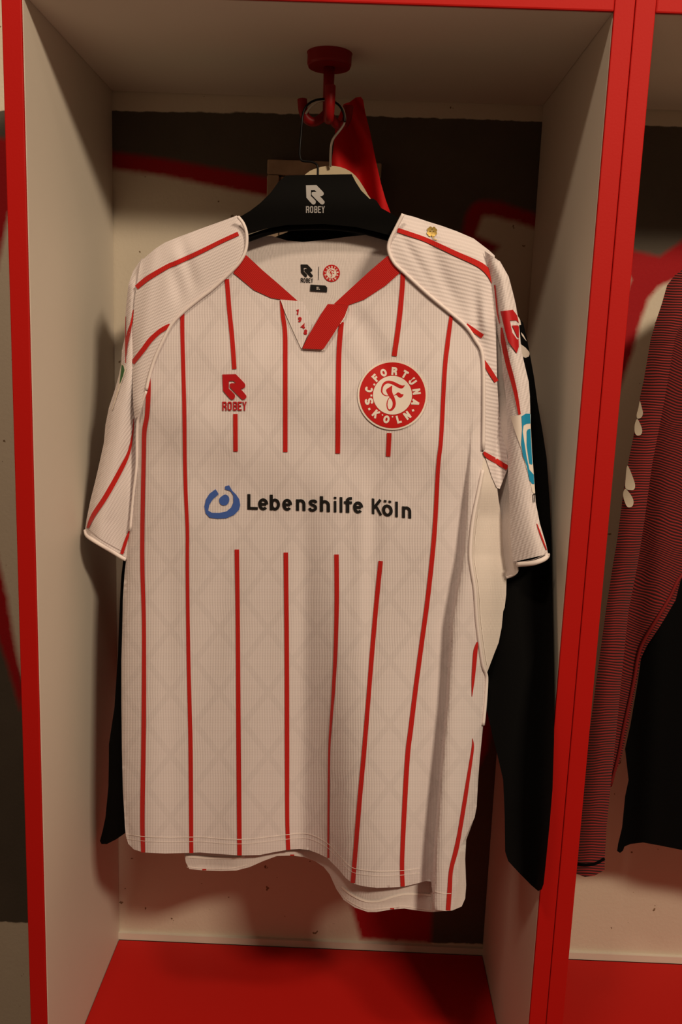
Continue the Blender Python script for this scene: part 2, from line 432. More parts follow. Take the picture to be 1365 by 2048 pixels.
# weathered square frame fixed to the wall
fr = thing('wall_box_frame', 'weathered square wooden box frame fixed to the graffiti wall behind the hangers', 'wall box', (0.32, D, 1.13))
a = P(535, 318, D - .016); b = P(764, 324, D - .016); fx0, fx1, fz1 = a.x, b.x, a.z; fz0 = fz1 - (fx1 - fx0)
for (x0, x1, z0, z1) in ((fx0, fx1, fz1 - .020, fz1), (fx0, fx1, fz0, fz0 + .020), (fx0, fx0 + .017, fz0 + .0205, fz1 - .0205), (fx1 - .017, fx1, fz0 + .0205, fz1 - .0205)):
    mb = MB(); mb.box(x0, x1, D - .016, D - .0005, z0, z1); mb.build('frame_rail', mFrame, fr, False, .002)
for (x0, x1, z0, z1) in ((fx0 + .018, fx1 - .018, fz1 - .033, fz1 - .021), (fx0 + .018, fx0 + .030, fz0 + .021, fz1 - .034)):
    mb = MB(); mb.box(x0, x1, D - .010, D - .0005, z0, z1); mb.build('inner_lip', mFrame, fr, False, .0015)
mb = MB(); mb.box(fx0 + .0305, fx1 - .018, D - .006, D - .0005, fz0 + .021, fz1 - .034); mb.build('cover_plate', mFrameD, fr, False)
reparent(fr)

# ------------------------------------------------------------------ stroke lettering (cap height 1, baseline 0, y up)
def arc(cx, cy, rx, ry, a0, a1, n=14):
    return [(cx + rx * math.cos(R_(a0 + (a1 - a0) * i / n)), cy + ry * math.sin(R_(a0 + (a1 - a0) * i / n))) for i in range(n + 1)]
def glyph(ch, w):
    h = w / 2
    g = {
     'L': [[(h, 1), (h, h), (.60, h)]],
     'e': [[(h, .37), (.52 - h + .02, .37)], arc(.28, .37, .28 - h, .385 - h, 0, 318, 22)],
     'b': [[(h, 0), (h, 1)], arc(.31, .37, .29 - h, .385 - h, 0, 360, 22)],
     'n': [[(h, 0), (h, .74)], arc(.27, .44, .27 - h, .315 - h, 165, 0, 10) + [(.54 - h, 0)]],
     'h': [[(h, 0), (h, 1)], arc(.27, .44, .27 - h, .315 - h, 165, 0, 10) + [(.54 - h, 0)]],
     's': [smooth_line([(.47, .56), (.38, .665), (.25, .675), (.12, .62), (.10, .52), (.20, .425), (.36, .36), (.425, .24), (.38, .12), (.25, .065), (.12, .09), (.045, .20)], 3)],
     'i': [[(h, 0), (h, .74)], [(h, .86), (h, 1.0)]],
     'l': [[(h, 0), (h, 1)]],
     'f': [[(.18, 0), (.18, .72)] + arc(.32, .78, .14, .15, 180, 95, 6)[1:] + [(.40, .93)], [(.0, .66), (.40, .66)]],
     'K': [[(h, 0), (h, 1)], [(.60, 1.0), (.12, .36)], [(.26, .58), (.64, .0)]],
     'o': [arc(.30, .37, .30 - h, .385 - h, 0, 360, 24)],
     'S': [smooth_line([(.66, .70), (.60, .85), (.40, .90), (.18, .85), (.13, .70), (.25, .58), (.50, .48), (.64, .36), (.62, .18), (.42, .10), (.18, .13), (.09, .30)], 3)],
     'C': [arc(.38, .5, .38 - h, .5 - h, 40, 320, 18)],
     'F': [[(h, 0), (h, 1 - h), (.62, 1 - h)], [(h, .5), (.55, .5)]],
     'O': [arc(.40, .5, .40 - h, .5 - h, 0, 360, 26)],
     'R': [[(h, 0), (h, 1 - h), (.42, 1 - h)] + arc(.44, .72, .16, .28 - h, 80, -80, 8) + [(.42, .46), (h, .46)], [(.42, .46), (.56, .36), (.62, .0)]],
     'T': [[(0, 1 - h), (.70, 1 - h)], [(.35, 1 - h), (.35, 0)]],
     'U': [[(h, 1), (h, .38)] + arc(.36, .38, .36 - h, .38 - h, 180, 360, 12) + [(.72 - h, .38), (.72 - h, 1)]],
     'N': [[(h, 0), (h, 1)], [(h, 1 - h * .6), (.72 - h, h * .6)], [(.72 - h, 0), (.72 - h, 1)]],
     'A': [[(h * .7, 0), (.37, 1 - h * .4)], [(.37, 1 - h * .4), (.74 - h * .7, 0)], [(.16, .27), (.58, .27)]],
     '.': [[(0, .12), (w * 1.1, .12)]],
     # condensed octagonal capitals
     'r': [[(h, 0), (h, 1 - h), (.36, 1 - h), (.5 - h, .84), (.5 - h, .60), (.36, .48), (h, .48)], [(.30, .48), (.5 - h, .30), (.5 - h, 0)]],
     'q': [[(h, .5), (h, .16), (.16, h), (.34, h), (.5 - h, .16), (.5 - h, .84), (.34, 1 - h), (.16, 1 - h), (h, .84), (h, .5)]],
     'v': [[(h, h), (h, 1 - h), (.34, 1 - h), (.5 - h, .86), (.5 - h, .64), (.38, .52), (.5 - h, .42), (.5 - h, .15), (.34, h), (h, h), (h, .2)], [(h, .52), (.38, .52)]],
     'w': [[(.48, h), (h, h), (h, 1 - h), (.48, 1 - h)], [(h, .52), (.40, .52)]],
     'y': [[(h * .8, 1), (.25, .46), (.5 - h * .8, 1)], [(.25, .5), (.25, 0)]],
     '1': [[(.05, .74), (.28, .92), (.28, 0)]],
     '9': [arc(.28, .68, .28 - h, .32 - h, 0, 360, 16), [(.56 - h, .68), (.50 - h, .25), (.30, h), (.10, .10)]],
     '4': [[(.60, .30), (.06, .30), (.40, .95), (.40, 0)]],
     '8': [arc(.28, .73, .25 - h, .27 - h, 0, 360, 16), arc(.28, .27, .28 - h, .29 - h, 0, 360, 16)],
     'X': [[(.03, 0), (.5, 1)], [(.5, 0), (.03, 1)]],
    }[ch]
    out = []
    for line in g:
        out += ribbon(line, w)
    return out
def gwidth(quads):
    xs = [p[0] for q in quads for p in q]; return min(xs), max(xs)
def place(quads, fn): return [[fn(*p) for p in q] for q in quads]
def fix(q):       # orientation for the triangulator
    a = sum(q[i][0] * q[(i + 1) % len(q)][1] - q[(i + 1) % len(q)][0] * q[i][1] for i in range(len(q)))
    return q if a > 0 else q[::-1]
def ink(mb, polys, depth, eps, mi=0, thick=0.0, step=None):
    polys = [fix(q) for q in polys]
    v2, f2 = cdt(polys, step)
    f3 = []
    for f in f2:
        a, b, c = v2[f[0]], v2[f[1]], v2[f[2]]
        cr = (b[0] - a[0]) * (c[1] - a[1]) - (b[1] - a[1]) * (c[0] - a[0])
        f3.append(f if cr < 0 else f[::-1])
    top = [toward(P(u, v, depth(u, v)), eps) for u, v in v2]
    mb.add(top, f3, mi, [(u * UVK, v * UVK) for u, v in v2])
    if thick:
        cnt = {}
        for f in f3:
            for i in range(len(f)):
                e = (f[i], f[(i + 1) % len(f)]); cnt[e] = 1
        low = [toward(P(u, v, depth(u, v)), eps - thick) for u, v in v2]
        vs = []; fs = []
        for (a, b) in cnt:
            if (b, a) not in cnt:
                k = len(vs); vs += [top[a], top[b], low[b], low[a]]; fs.append((k + 3, k + 2, k + 1, k))
        mb.add(vs, fs, mi)
MARK = [(342, 258), (710, 250), (830, 373), (945, 495), (965, 530), (971, 565), (958, 605), (910, 638), (835, 652), (925, 745), (1000, 840), (998, 880), (980, 915), (930, 943), (890, 940), (860, 922),
        (700, 762), (545, 600), (545, 515), (600, 495), (715, 500), (650, 430), (520, 432), (515, 640), (605, 725), (685, 810), (692, 860), (675, 910), (640, 938), (600, 946), (560, 928), (460, 820), (360, 700)]
def maker_mark(mb, fn, depth, eps, mi=0, thick=0.0, text=True):
    """fn maps mark space (0..1 across, 0..1.5 down) to photo-plane coordinates"""
    k = lambda x, y: fn((x - 342) / 660.0, (y - 250) / 660.0)
    ink(mb, [[k(*p) for p in MARK]], depth, eps, mi, thick)
    if text:
        for ch, x0, x1 in (('r', 342, 460), ('q', 485, 600), ('v', 635, 745), ('w', 765, 875), ('y', 890, 1005)):
            q = glyph(ch, .155)
            qs = [[k(x0 + p[0] / .5 * (x1 - x0), 1240 - p[1] * 240) for p in s_] for s_ in q]
            ink(mb, qs, depth, eps, mi, thick)
def crest(mbr, mbw, fn, depth, eps, lift, ring=True, stp=5):
    """fn maps crest units (radius 1 = red disc, y down) to the photo plane. mbr = red layer, mbw = white layer"""
    circ = lambda r, n=64: [fn(r * math.cos(2 * math.pi * i / n), r * math.sin(2 * math.pi * i / n)) for i in range(n)]
    if ring: ink(mbw, [circ(1.04)], depth, eps, 0, lift, stp)
    ink(mbr, [circ(.985)], depth, eps + lift * .35, 0, 0, stp)
    e2 = eps + lift * .8
    ink(mbw, [circ(.580)], depth, e2, 0, 0, stp)
    r0, hh = .605, .245
    for ch, ang in (('S', -105), ('.', -91), ('C', -76.5), ('.', -59.5), ('F', -44), ('O', -21.5), ('R', 4.5), ('T', 30.5), ('U', 55), ('N', 81.5), ('A', 108)):
        q = glyph(ch, .26); x0, x1 = gwidth(q); c = (x0 + x1) / 2
        a = R_(ang); s = hh * (.92 if ch != '.' else .8); dx, dy = math.sin(a), -math.cos(a); tx, ty = math.cos(a), math.sin(a)
        ink(mbw, place(q, lambda x, y: fn(dx * (r0 + y * s * 1.05) + tx * (x - c) * s * 1.02, dy * (r0 + y * s * 1.05) + ty * (x - c) * s * 1.02)), depth, e2)
    for ch, ang in (('K', -139), ('O', -166), ('L', 165.5), ('N', 144)):
        q = glyph(ch, .26); x0, x1 = gwidth(q); c = (x0 + x1) / 2
        a = R_(ang); s = hh * .92; dx, dy = math.sin(a), -math.cos(a); tx, ty = -math.cos(a), -math.sin(a)
        ink(mbw, place(q, lambda x, y: fn(dx * (r0 + .26 - y * s * 1.05) + tx * (x - c) * s * 1.02, dy * (r0 + .26 - y * s * 1.05) + ty * (x - c) * s * 1.02)), depth, e2)
    for (x, y, s) in ((-.69, .415, .042), (.61, .455, .042), (-.30, .592, .026), (.0, .645, .026)):
        ink(mbw, [[fn(x - s, y - s * .4), fn(x + s * .4, y - s), fn(x + s, y + s * .4), fn(x - s * .4, y + s)]], depth, e2)
    # flourished letter in the middle
    c = lambda x, y: fn((x - 645) / 507.0, (y - 685) / 507.0)
    e3 = eps + lift * 1.1
    cc = lambda pts: [[c(*p) for p in q] for q in ribbon(smooth_line(pts, 4))]
    polys = cc([(483, 605, 22), (492, 555, 26), (522, 508, 36), (570, 485, 40), (630, 492, 44), (690, 518, 48), (740, 545, 50), (788, 558, 44), (830, 534, 5)])
    polys += cc([(483, 600, 24), (484, 635, 20), (508, 672, 15), (550, 692, 11), (598, 690, 6)])
    polys += cc([(606, 712, 8), (574, 760, 13), (562, 830, 15), (574, 888, 17), (603, 912, 22), (640, 895, 40)])
    polys.append([c(*p) for p in smooth_line([(640, 540), (605, 560), (550, 602), (568, 660), (600, 712), (638, 765), (648, 812), (640, 862), (618, 900), (640, 910), (675, 880), (694, 825), (690, 770), (668, 700), (645, 650), (638, 590)], 3, True)])
    polys.append([c(*p) for p in smooth_line([(665, 690), (700, 662), (722, 643), (745, 645), (780, 668), (812, 672), (792, 708), (765, 721), (735, 712), (705, 682)], 3, True)])
    ink(mbr, polys, depth, e3)

# ------------------------------------------------------------------ jersey depth model
def Yb(u): return 0.128 - 0.092 * (u - 200) / 900.0          # the jersey hangs turned: its right side is nearer
eL = [(500, 262), (780, 263), (833, 267), (930, 271), (1010, 264), (1114, 253), (1250, 245), (1400, 243), (1580, 246), (1700, 262)]
eR = [(500, 1012), (700, 1006), (800, 1000), (920, 992), (1000, 1000), (1100, 1012), (1190, 1013), (1260, 1003), (1345, 975), (1450, 967), (1560, 957), (1640, 948), (1700, 933), (1820, 930)]
HEMV = [(250, 1690), (288, 1705), (400, 1705), (480, 1711), (550, 1704), (600, 1698), (637, 1707), (655, 1716), (677, 1738), (706, 1767), (754, 1776), (809, 1773), (853, 1765), (866, 1768), (884, 1770), (904, 1772), (960, 1776)]
HT = []
for uu in range(240, 950, 8):
    s_ = sum(interp(HEMV, uu + k) for k in range(-20, 21, 4)) / 11.0
    HT.append((uu, PZ(uu, s_, 0.318).y))
def strip_c(v): return interp([(800, 948), (930, 938), (1100, 927), (1240, 903), (1400, 894), (1560, 880), (1700, 869), (1830, 864)], v)
def g(x, w_): return math.exp(-(x / w_) ** 2)
def F(u, v):
    """distance of the jersey's front surface"""
    l = interp(eL, v); r = interp(eR, v)
    s = max(-1, min(1, 2 * (u - l) / (r - l) - 1))
    edge = (1 - abs(s) ** 5)
    top = sstep(860, 560, v)
    y = Yb(u) + 0.020 - 0.034 * math.sqrt(max(edge, 0)) * (1 - .55 * top)
    t = sstep(1000, 1780, v)
    y = y * (1 - t) + (interp(HT, u) + 0.012 * (1 - math.sqrt(max(edge, 0)))) * t
    f = 0.0
    # centre valley and ridge growing towards the hem
    k = sstep(880, 1250, v); cu = 612 + (v - 1000) * -.012
    f += k * (0.0062 * g(u - cu, 20) - 0.0062 * g(u - cu - 62, 34))
    f += .0028 * sstep(930, 1050, v) * sstep(1500, 1100, v) * (g(u - 748 + (v - 1100) * .02, 16) - g(u - 722 + (v - 1100) * .02, 18))
    # standing fold on the right, pleated over the side
    k2 = sstep(780, 1150, v); sc = strip_c(v)
    f += k2 * (-(.016 + .012 * sstep(1200, 1800, v)) / (1 + math.exp(-(u - sc) / 1.1)) * (1 - sstep(sc + 15, sc + 95, u) * .65) + 0.007 * g(u - sc + 10, 16))
    # soft drape
    f += 0.0016 * math.sin(u / 41.0 + v / 420.0) * sstep(700, 1000, v)
    f += 0.0022 * g(u - 330 - (v - 900) * .03, 26) * sstep(700, 900, v) - 0.0018 * g(u - 500 - (v - 1200) * .02, 45)
    f += 0.0012 * math.sin((u * .55 - v * .8) / 33.0 + 1.2 * math.sin(v / 90.0)) * sstep(620, 760, v) * sstep(1250, 1000, v)
    f += 0.0010 * math.sin((u * .9 + v * .35) / 21.0 + 1.5 * math.sin(u / 70.0)) * sstep(560, 700, v)
    f += 0.0030 * g(u - 720 - (v - 640) * .5, 26) * sstep(600, 650, v) * sstep(800, 700, v)
    f += 0.0020 * g((u - 540) + (v - 700) * .35, 22) * sstep(600, 660, v) * sstep(900, 760, v)
    return y + f
def FB(u, v): return max(F(u, v) + .012, Yb(u) + .046 - .03 * sstep(900, 1800, v))
jersey = thing('football_jersey', 'white short sleeved football jersey with thin red vertical stripes hanging on the black hanger', 'jersey', (0.3, 0.1, 0.32))

SEAML = smooth_line([(474, 431), (487, 447), (494, 470), (492, 500), (480, 524), (459, 547), (425, 578), (400, 597), (367, 624), (343, 650), (325, 684), (311, 715), (300, 749), (293, 780)], 4)
SEAMR = smooth_line([(807, 428), (793, 455), (779, 485), (779, 505), (790, 527), (810, 546), (856, 588), (902, 626), (932, 652), (951, 679), (966, 712), (968, 801), (967, 900)], 4)
LEFTE = [(293, 780), (283, 812), (276, 833), (273, 870), (272, 930), (267, 975), (264, 1010), (260, 1061), (253, 1114), (249, 1150), (246, 1200), (245, 1250), (243, 1320), (243, 1400), (244, 1500), (246, 1580), (250, 1650), (252, 1672), (257, 1688), (268, 1699), (288, 1705)]
HEM = [(288, 1705), (330, 1707), (400, 1705), (440, 1708), (480, 1711), (520, 1710), (550, 1704), (580, 1699), (600, 1698), (618, 1700), (637, 1707), (655, 1716), (677, 1738), (692, 1756), (706, 1767), (725, 1772), (754, 1776), (783, 1775), (809, 1773), (834, 1767), (853, 1762), (863, 1763), (866, 1790), (866, 1813), (872, 1820), (893, 1822), (905, 1820), (911, 1793), (919, 1756)]
RIGHTE = [(919, 1756), (919, 1735), (920, 1700), (926, 1685), (940, 1655), (950, 1635), (954, 1613), (957, 1560), (960, 1520), (963, 1490), (967, 1450), (971, 1410), (974, 1360), (972, 1345), (966, 1330), (960, 1290), (954, 1240), (950, 1180), (944, 1140), (941, 1110), (943, 1070), (948, 1030), (957, 985), (966, 940), (967, 900)]
iL = next(i for i, p in enumerate(SEAML) if p[0] < 478 and p[1] > 520)
iR = next(i for i, p in enumerate(SEAMR) if p[1] > 512)
NECK = [(775, 512), (740, 542), (705, 574), (668, 608), (645, 624), (626, 645), (606, 603), (596, 602), (560, 570), (525, 540), (494, 511)]
front_poly = [SEAML[i] for i in range(iL, len(SEAML))] + LEFTE[1:] + HEM[1:] + RIGHTE[1:] + SEAMR[iR:-1][::-1] + NECK
def mbt(): return MB()
mb = MB()
sheet(mb, front_poly, F, 7, extra=[(strip_c(v) + d_, v) for v in range(800, 1815, 4) for d_ in (-4.5, -2.2, -.8, .8, 2.2, 4.5)])
WD = 9.0
STR = [
 [(299, 752, 5), (297, 790, 9), (294, 833, 9), (289, 862, 9), (287.5, 921, 8.5), (286, 991, 8.5), (285, 1060, 8.5), (285, 1139, 8.5), (288, 1250, 8), (288, 1400, 9), (287, 1500, 9), (285, 1635, 9), (286.5, 1705, 8)],
 [(365, 625, 8), (365, 666, 8), (368, 779, 8), (369, 833, 8), (370, 921, 7.5), (372, 991, 7.5), (375, 1061, 7), (375, 1139, 7), (377, 1300, 7.5), (380, 1430, 8), (381.5, 1500, 8.5), (383, 1706, 8)],
 [(454, 558, 9), (459, 620, 9), (465, 680, 9), (469, 738, 9)],
 [(471, 828, 9), (471.5, 903, 9)],
 [(562, 601, 4), (566, 631, 8), (570.5, 666, 9), (571, 736, 9), (571, 904, 9)],
 [(684, 644, 9), (680, 680, 10), (677.7, 736, 10), (676, 907, 9.5)],
 [(806, 546, 9), (805, 578, 9.5), (798, 648, 10), (789, 712, 10)],
 [(779, 866, 9.5), (777, 913, 9)],
 [(904, 626, 7), (896, 686, 9), (890, 744, 8.5), (883, 877, 8), (877, 934, 8), (869.5, 1067, 9), (857, 1190, 9), (845, 1280, 9), (833, 1370, 9), (822, 1460, 9.5), (816, 1510, 9.5), (810, 1610, 9.5), (805, 1720, 8.5), (806, 1773, 8.5)],
 [(956, 1284, 3), (952, 1301, 8), (949.5, 1328, 8), (947, 1360, 6), (944.7, 1393, .8)],
 [(946, 1477, .8), (946.5, 1495, 4.5), (941.5, 1530, 6), (936, 1565, 7), (931, 1598, 8), (920, 1665, 8), (913, 1700, 9), (903, 1740, 8), (900, 1780, 9), (897, 1821, 9)],
 [(474, 1099, 9), (476, 1250, 8.5), (477.6, 1500, 9), (479.5, 1711, 9)],
 [(572, 1105, 9), (574, 1300, 9), (574.6, 1500, 9), (575, 1635, 8), (577, 1700, 8)],
 [(673.5, 1109, 9), (674, 1200, 9), (672, 1290, 8), (668, 1370, 7), (662, 1450, 5), (659, 1500, 4.5), (657.5, 1610, 4), (657, 1716, 4)],
 [(762, 1122, 9), (755, 1190, 9), (746, 1290, 9), (738, 1390, 8.5), (729, 1500, 9), (719, 1610, 9), (710, 1720, 9), (706, 1766, 9)],
]
for s in STR: sheet(mb, band(s), F, 5, .0011, 1, False)
front = mb.build('front_panel', [mWhite, mStripe], jersey)
# hem stitching and hem lines
def stitch(name, pts, depth, parent, w_=1.1, eps=.0013, mt=None):
    mb = MB(); sheet(mb, band(pts, w_), depth, 6, eps, 0, False); return mb.build(name, mt or mStitch, parent)
hl = [(253, 1668), (288, 1673), (340, 1675), (400, 1674), (450, 1678), (500, 1678), (560, 1671), (600, 1667), (625, 1670), (655, 1686), (680, 1712), (700, 1732), (720, 1739), (760, 1743), (806, 1741), (840, 1737)]
stitch('hem_stitching', hl, F, front)
stitch('hem_stitching', [(u, v + 9) for u, v in hl], F, front, .7)
stitch('hem_stitching', [(868, 1782), (885, 1787), (903, 1787)], F, front, 1.0)
# side panel on the right
def side_d(u, v): return F(min(u, interp([(900, 967), (985, 957), (1030, 948), (1110, 941), (1180, 950), (1290, 960), (1345, 972)], v)) - 2, v) + 0.004 + 0.00045 * max(0, u - interp([(900, 967), (985, 957), (1030, 948), (1110, 941), (1180, 950), (1290, 960), (1345, 972)], v)) + 0.0022 * math.sin((u - 940) / 9.0) * sstep(950, 1100, v) * sstep(1340, 1200, v)
SIDE_OUT = [(967, 904), (975, 925), (985, 955), (995, 975), (998, 1000), (1003, 1030), (1008, 1060), (1012, 1100), (1014, 1150), (1013, 1190), (1010, 1215), (1007, 1223), (1004, 1255), (998, 1285), (990, 1305), (975, 1345), (972, 1346)]
SIDE_IN = [(966, 1330), (960, 1290), (954, 1240), (950, 1180), (944, 1140), (941, 1110), (943, 1070), (948, 1030), (957, 985), (966, 940)]
mb = MB(); mb.tube([toward(P(u, v, F(u - 2, v)), .0006) for u, v in smooth_line(SIDE_IN[::-1] + [(972, 1346), (974, 1362), (971, 1410), (967, 1450)], 4)], .0021, 8); mb.build('piping', mPipe, jersey)
stitch('side_stitching', [(u + 9, v) for u, v in SIDE_IN[::-1]], side_d, jersey, 1.0, .0012)

# ---- back panel: full width behind, its hem showing below the front
BH = [(369, 1705), (372, 1725), (379, 1738), (409, 1741), (443, 1742), (473, 1741), (500, 1734), (527, 1722), (554, 1712), (584, 1711), (608, 1714), (630, 1722), (648, 1734), (660, 1749), (673, 1778), (688, 1800), (710, 1815), (736, 1824), (754, 1824), (783, 1819), (809, 1817), (842, 1822), (864, 1824), (905, 1821), (924, 1813), (931, 1797), (933, 1771), (931, 1718), (933, 1680)]
NB = [(790, 476), (751, 468), (691, 474), (649, 480), (606, 484), (574, 481), (542, 471), (500, 480), (478, 478)]
def BK(u, v):
    e = max(0.0, min(1.0, min(u - 243, 960 - u) / 60.0)) if v > 800 else 1.0
    base = Yb(u) + .048 + .012 * e - .028 * sstep(1100, 1750, v)
    y = max(base, F(u, v) + .006)
    if v > 1690: y = min(y, F(u, min(v, 1700)) + .014)
    y -= sstep(640, 480, v) * .004
    return y
back_poly = [(478, 478), (400, 530), (345, 640), (300, 760), (276, 833), (272, 930), (264, 1010), (253, 1114), (246, 1250), (244, 1400), (247, 1580), (262, 1680), (310, 1694), (360, 1700)] + BH + \
            [(948, 1640), (955, 1560), (963, 1480), (970, 1400), (975, 1345), (1000, 1260), (1010, 1150), (1004, 1050), (985, 960), (966, 880), (964, 712), (930, 652), (850, 585), (800, 530)] + NB[:-1]
mb = MB(); sheet(mb, back_poly, BK, 9)
for a_ in ((409, 1740), (585, 1711), (785, 1818)): sheet(mb, [(a_[0] - 4, a_[1] - 2), (a_[0] + 4, a_[1] - 2), (a_[0] + 4, a_[1] + .5), (a_[0] - 4, a_[1] + .5)], BK, 5, .0006, 1, False)
# closing strips at both sides
for line in (LEFTE[:-1], [(954, 1613), (957, 1560), (963, 1490), (971, 1410), (974, 1360)]):
    q = resample(line, 9, False); vv = []
    for u, v in q: vv += [P(u, v, F(u, v)), P(u, v, BK(u, v))]
    mb.add(vv, [(2 * i, 2 * i + 1, 2 * i + 3, 2 * i + 2) for i in range(len(q) - 1)], 0, [(0, 0)] * len(vv))
bk = mb.build('back_panel', [mInner, mStripe], jersey)
stitch('hem_stitching', [(372, 1713), (420, 1716), (470, 1717), (490, 1713)], BK, bk, 4.5, .001)
stitch('hem_stitching', [(374, 1734), (409, 1737), (460, 1737), (495, 1730)], BK, bk, .9, .001)
stitch('hem_stitching', [(684, 1774), (700, 1787), (720, 1798), (738, 1803), (760, 1802), (785, 1794), (815, 1788), (862, 1790)], BK, bk, 4.0, .001)
stitch('hem_stitching', [(675, 1772), (690, 1795), (712, 1810), (738, 1819), (783, 1815), (809, 1813), (862, 1820)], BK, bk, .9, .001)

# ---- collar
def CD(u, v): return F(u, v)
lc = [(494, 511), (525, 540), (560, 570), (596, 602), (561, 599), (543, 596), (508, 580), (467, 546), (480, 524), (489, 510)]
rc = [(775, 512), (740, 542), (705, 574), (668, 608), (698, 610), (729, 599), (772, 571), (801, 545), (790, 527), (781, 512)]
tab = [(656, 608), (698, 610), (691, 631), (680, 648), (665, 672), (649, 696), (645, 699), (605, 697), (617, 672), (631, 648), (645, 624)]
mb = MB(); sheet(mb, lc, F, 8, .0012); mb.build('collar', mCollar, jersey)
mb = MB(); sheet(mb, rc, F, 8, .0012); collar = mb.build('collar', mCollar, jersey)
mb = MB(); sheet(mb, tab, F, 8, .0042, 0, True); ink(mb, [tab], F, .0041, 0, .0030)
mb.build('collar_tab', mCollar, collar)
stitch('tab_stitching', [(694, 622), (690, 634), (681, 648)], F, collar, .9, .0050)
stitch('tab_stitching', [(605, 698.5), (645, 700.5), (650, 697)], F, collar, 1.2, .0020)
plk = [(561, 599), (606, 603), (616, 622), (626, 645), (617, 666), (604, 697), (585, 655), (568, 617)]
mb = MB(); sheet(mb, plk, F, 8, .0022); pk = mb.build('placket', mWhite, jersey)
stitch('placket_stitching', [(563, 601), (570, 622), (587, 661), (603, 696)], F, pk, .9, .0030)
mb = MB()
for ch, (x, y) in zip('1948', ((595, 624), (600, 639), (606, 652), (611.5, 664))):
    q = glyph(ch, .22); x0, x1 = gwidth(q); a = R_(14)
    s_ = 10.5
    ink(mb, place(q, lambda X, Yy: (x + ((X - (x0 + x1) / 2) * math.cos(a) * 1.25 + (Yy - .5) * math.sin(a) * .6) * s_, y + ((X - (x0 + x1) / 2) * math.sin(a) - (Yy - .5) * math.cos(a)) * s_)), F, .0030, 0, .0006)
mb.build('year_embroidery', mRedInk, pk)
# the inner neck: print and size label on the back panel
mb = MB(); maker_mark(mb, lambda x, y: (601.5 + x * 24.5 + y * .3, 528.5 + y * 24.2 + x * .6), BK, .0008); ink(mb, [[(637.6, 533), (638.6, 533), (637.6, 560), (636.6, 560)]], BK, .0008)
mb.build('neck_print', mBlackInk, jersey)
r1, r2 = MB(), MB(); crest(r1, r2, lambda x, y: (663.5 + x * 17.0, 546.5 + y * 17.4), BK, .0006, .0003, False)
cp = r1.build('neck_crest', mCrestRed, jersey); r2.build('crest_lettering', mPatch, cp)
mb = MB(); ink(mb, [[(621.5, 569), (651, 571), (655, 575), (654.5, 584), (620.5, 582)]], BK, .0014, 0, .0008); lb = mb.build('size_label', mBlackInk, jersey)
mb = MB()
for ch, x in (('X', 633.6), ('L', 637.6)):
    ink(mb, place(glyph(ch, .2), lambda X, Yy: (x + X * 4.4, 579.3 - Yy * 5.6)), BK, .0018)
mb.build('size_lettering', mPatch, lb)

# ---- prints on the chest
mb = MB(); maker_mark(mb, lambda x, y: (445 + x * 48.4, 748.3 + y * 48.4), F, .0016, 0, .0012)
mb.build('maker_mark', mRedInk, jersey)
r1, r2 = MB(), MB(); crest(r1, r2, lambda x, y: (785.6 + x * 67.3, 790.4 + y * 66.8), F, .0016, .0009)
cr = r2.build('club_crest', mPatch, jersey); r1.build('crest_disc', mCrestRed, cr)
mb = MB()
GX = [('L', 295, 360), ('e', 362, 425), ('b', 434, 498), ('e', 512, 573), ('n', 597, 656), ('s', 672, 731), ('h', 745, 808), ('i', 832, 848), ('l', 868, 885), ('f', 895, 945), ('e', 951, 1014), ('K', 1068, 1132), ('o', 1131, 1198), ('l', 1213, 1230), ('n', 1255, 1313)]
BL = [(295, 183), (400, 186), (600, 190), (750, 196), (880, 202), (1015, 206), (1068, 209), (1130, 220), (1200, 228), (1313, 239)]
for ch, xa_, xb_ in GX:
    q = glyph(ch, .178); x0, x1 = gwidth(q)
    if ch == 'o': q = q + [[(x, 1.02), (x + .15, 1.02), (x + .15, .88), (x, .88)] for x in (.10, .36)]
    def f_(X, Yy, sx=(xb_ - xa_) / (x1 - x0)):
        X_ = xa_ + (X - x0) * sx; return (400 + X_ / 3.102, 960 + (interp(BL, X_) - Yy * 96) / 3.102)
    ink(mb, place(q, f_), F, .0011)
spn = mb.build('sponsor_lettering', mBlackInk, jersey)
mb = MB()
k_ = lambda p: (400 + p[0] / 3.102, 960 + p[1] / 3.102)
blob = [(97, 57), (108, 72), (117, 88), (80, 120), (58, 155), (52, 190), (75, 203), (120, 204), (165, 195), (195, 170), (208, 140), (207, 95), (190, 68), (155, 57), (158, 38), (182, 33), (200, 65), (225, 90), (245, 120), (251, 155), (243, 185), (215, 215), (165, 237), (110, 240), (60, 233), (35, 205), (28, 165), (38, 120), (60, 85)]
ink(mb, [[k_(p) for p in blob]], F, .0012, 0, 0, 4)
ink(mb, [[k_(p) for p in smooth_line([(160, 90), (180, 105), (182, 130), (168, 153), (140, 157), (122, 140), (122, 115), (140, 98)], 3, True)]], F, .0011)
mb.build('sponsor_symbol', mBlueInk, jersey)

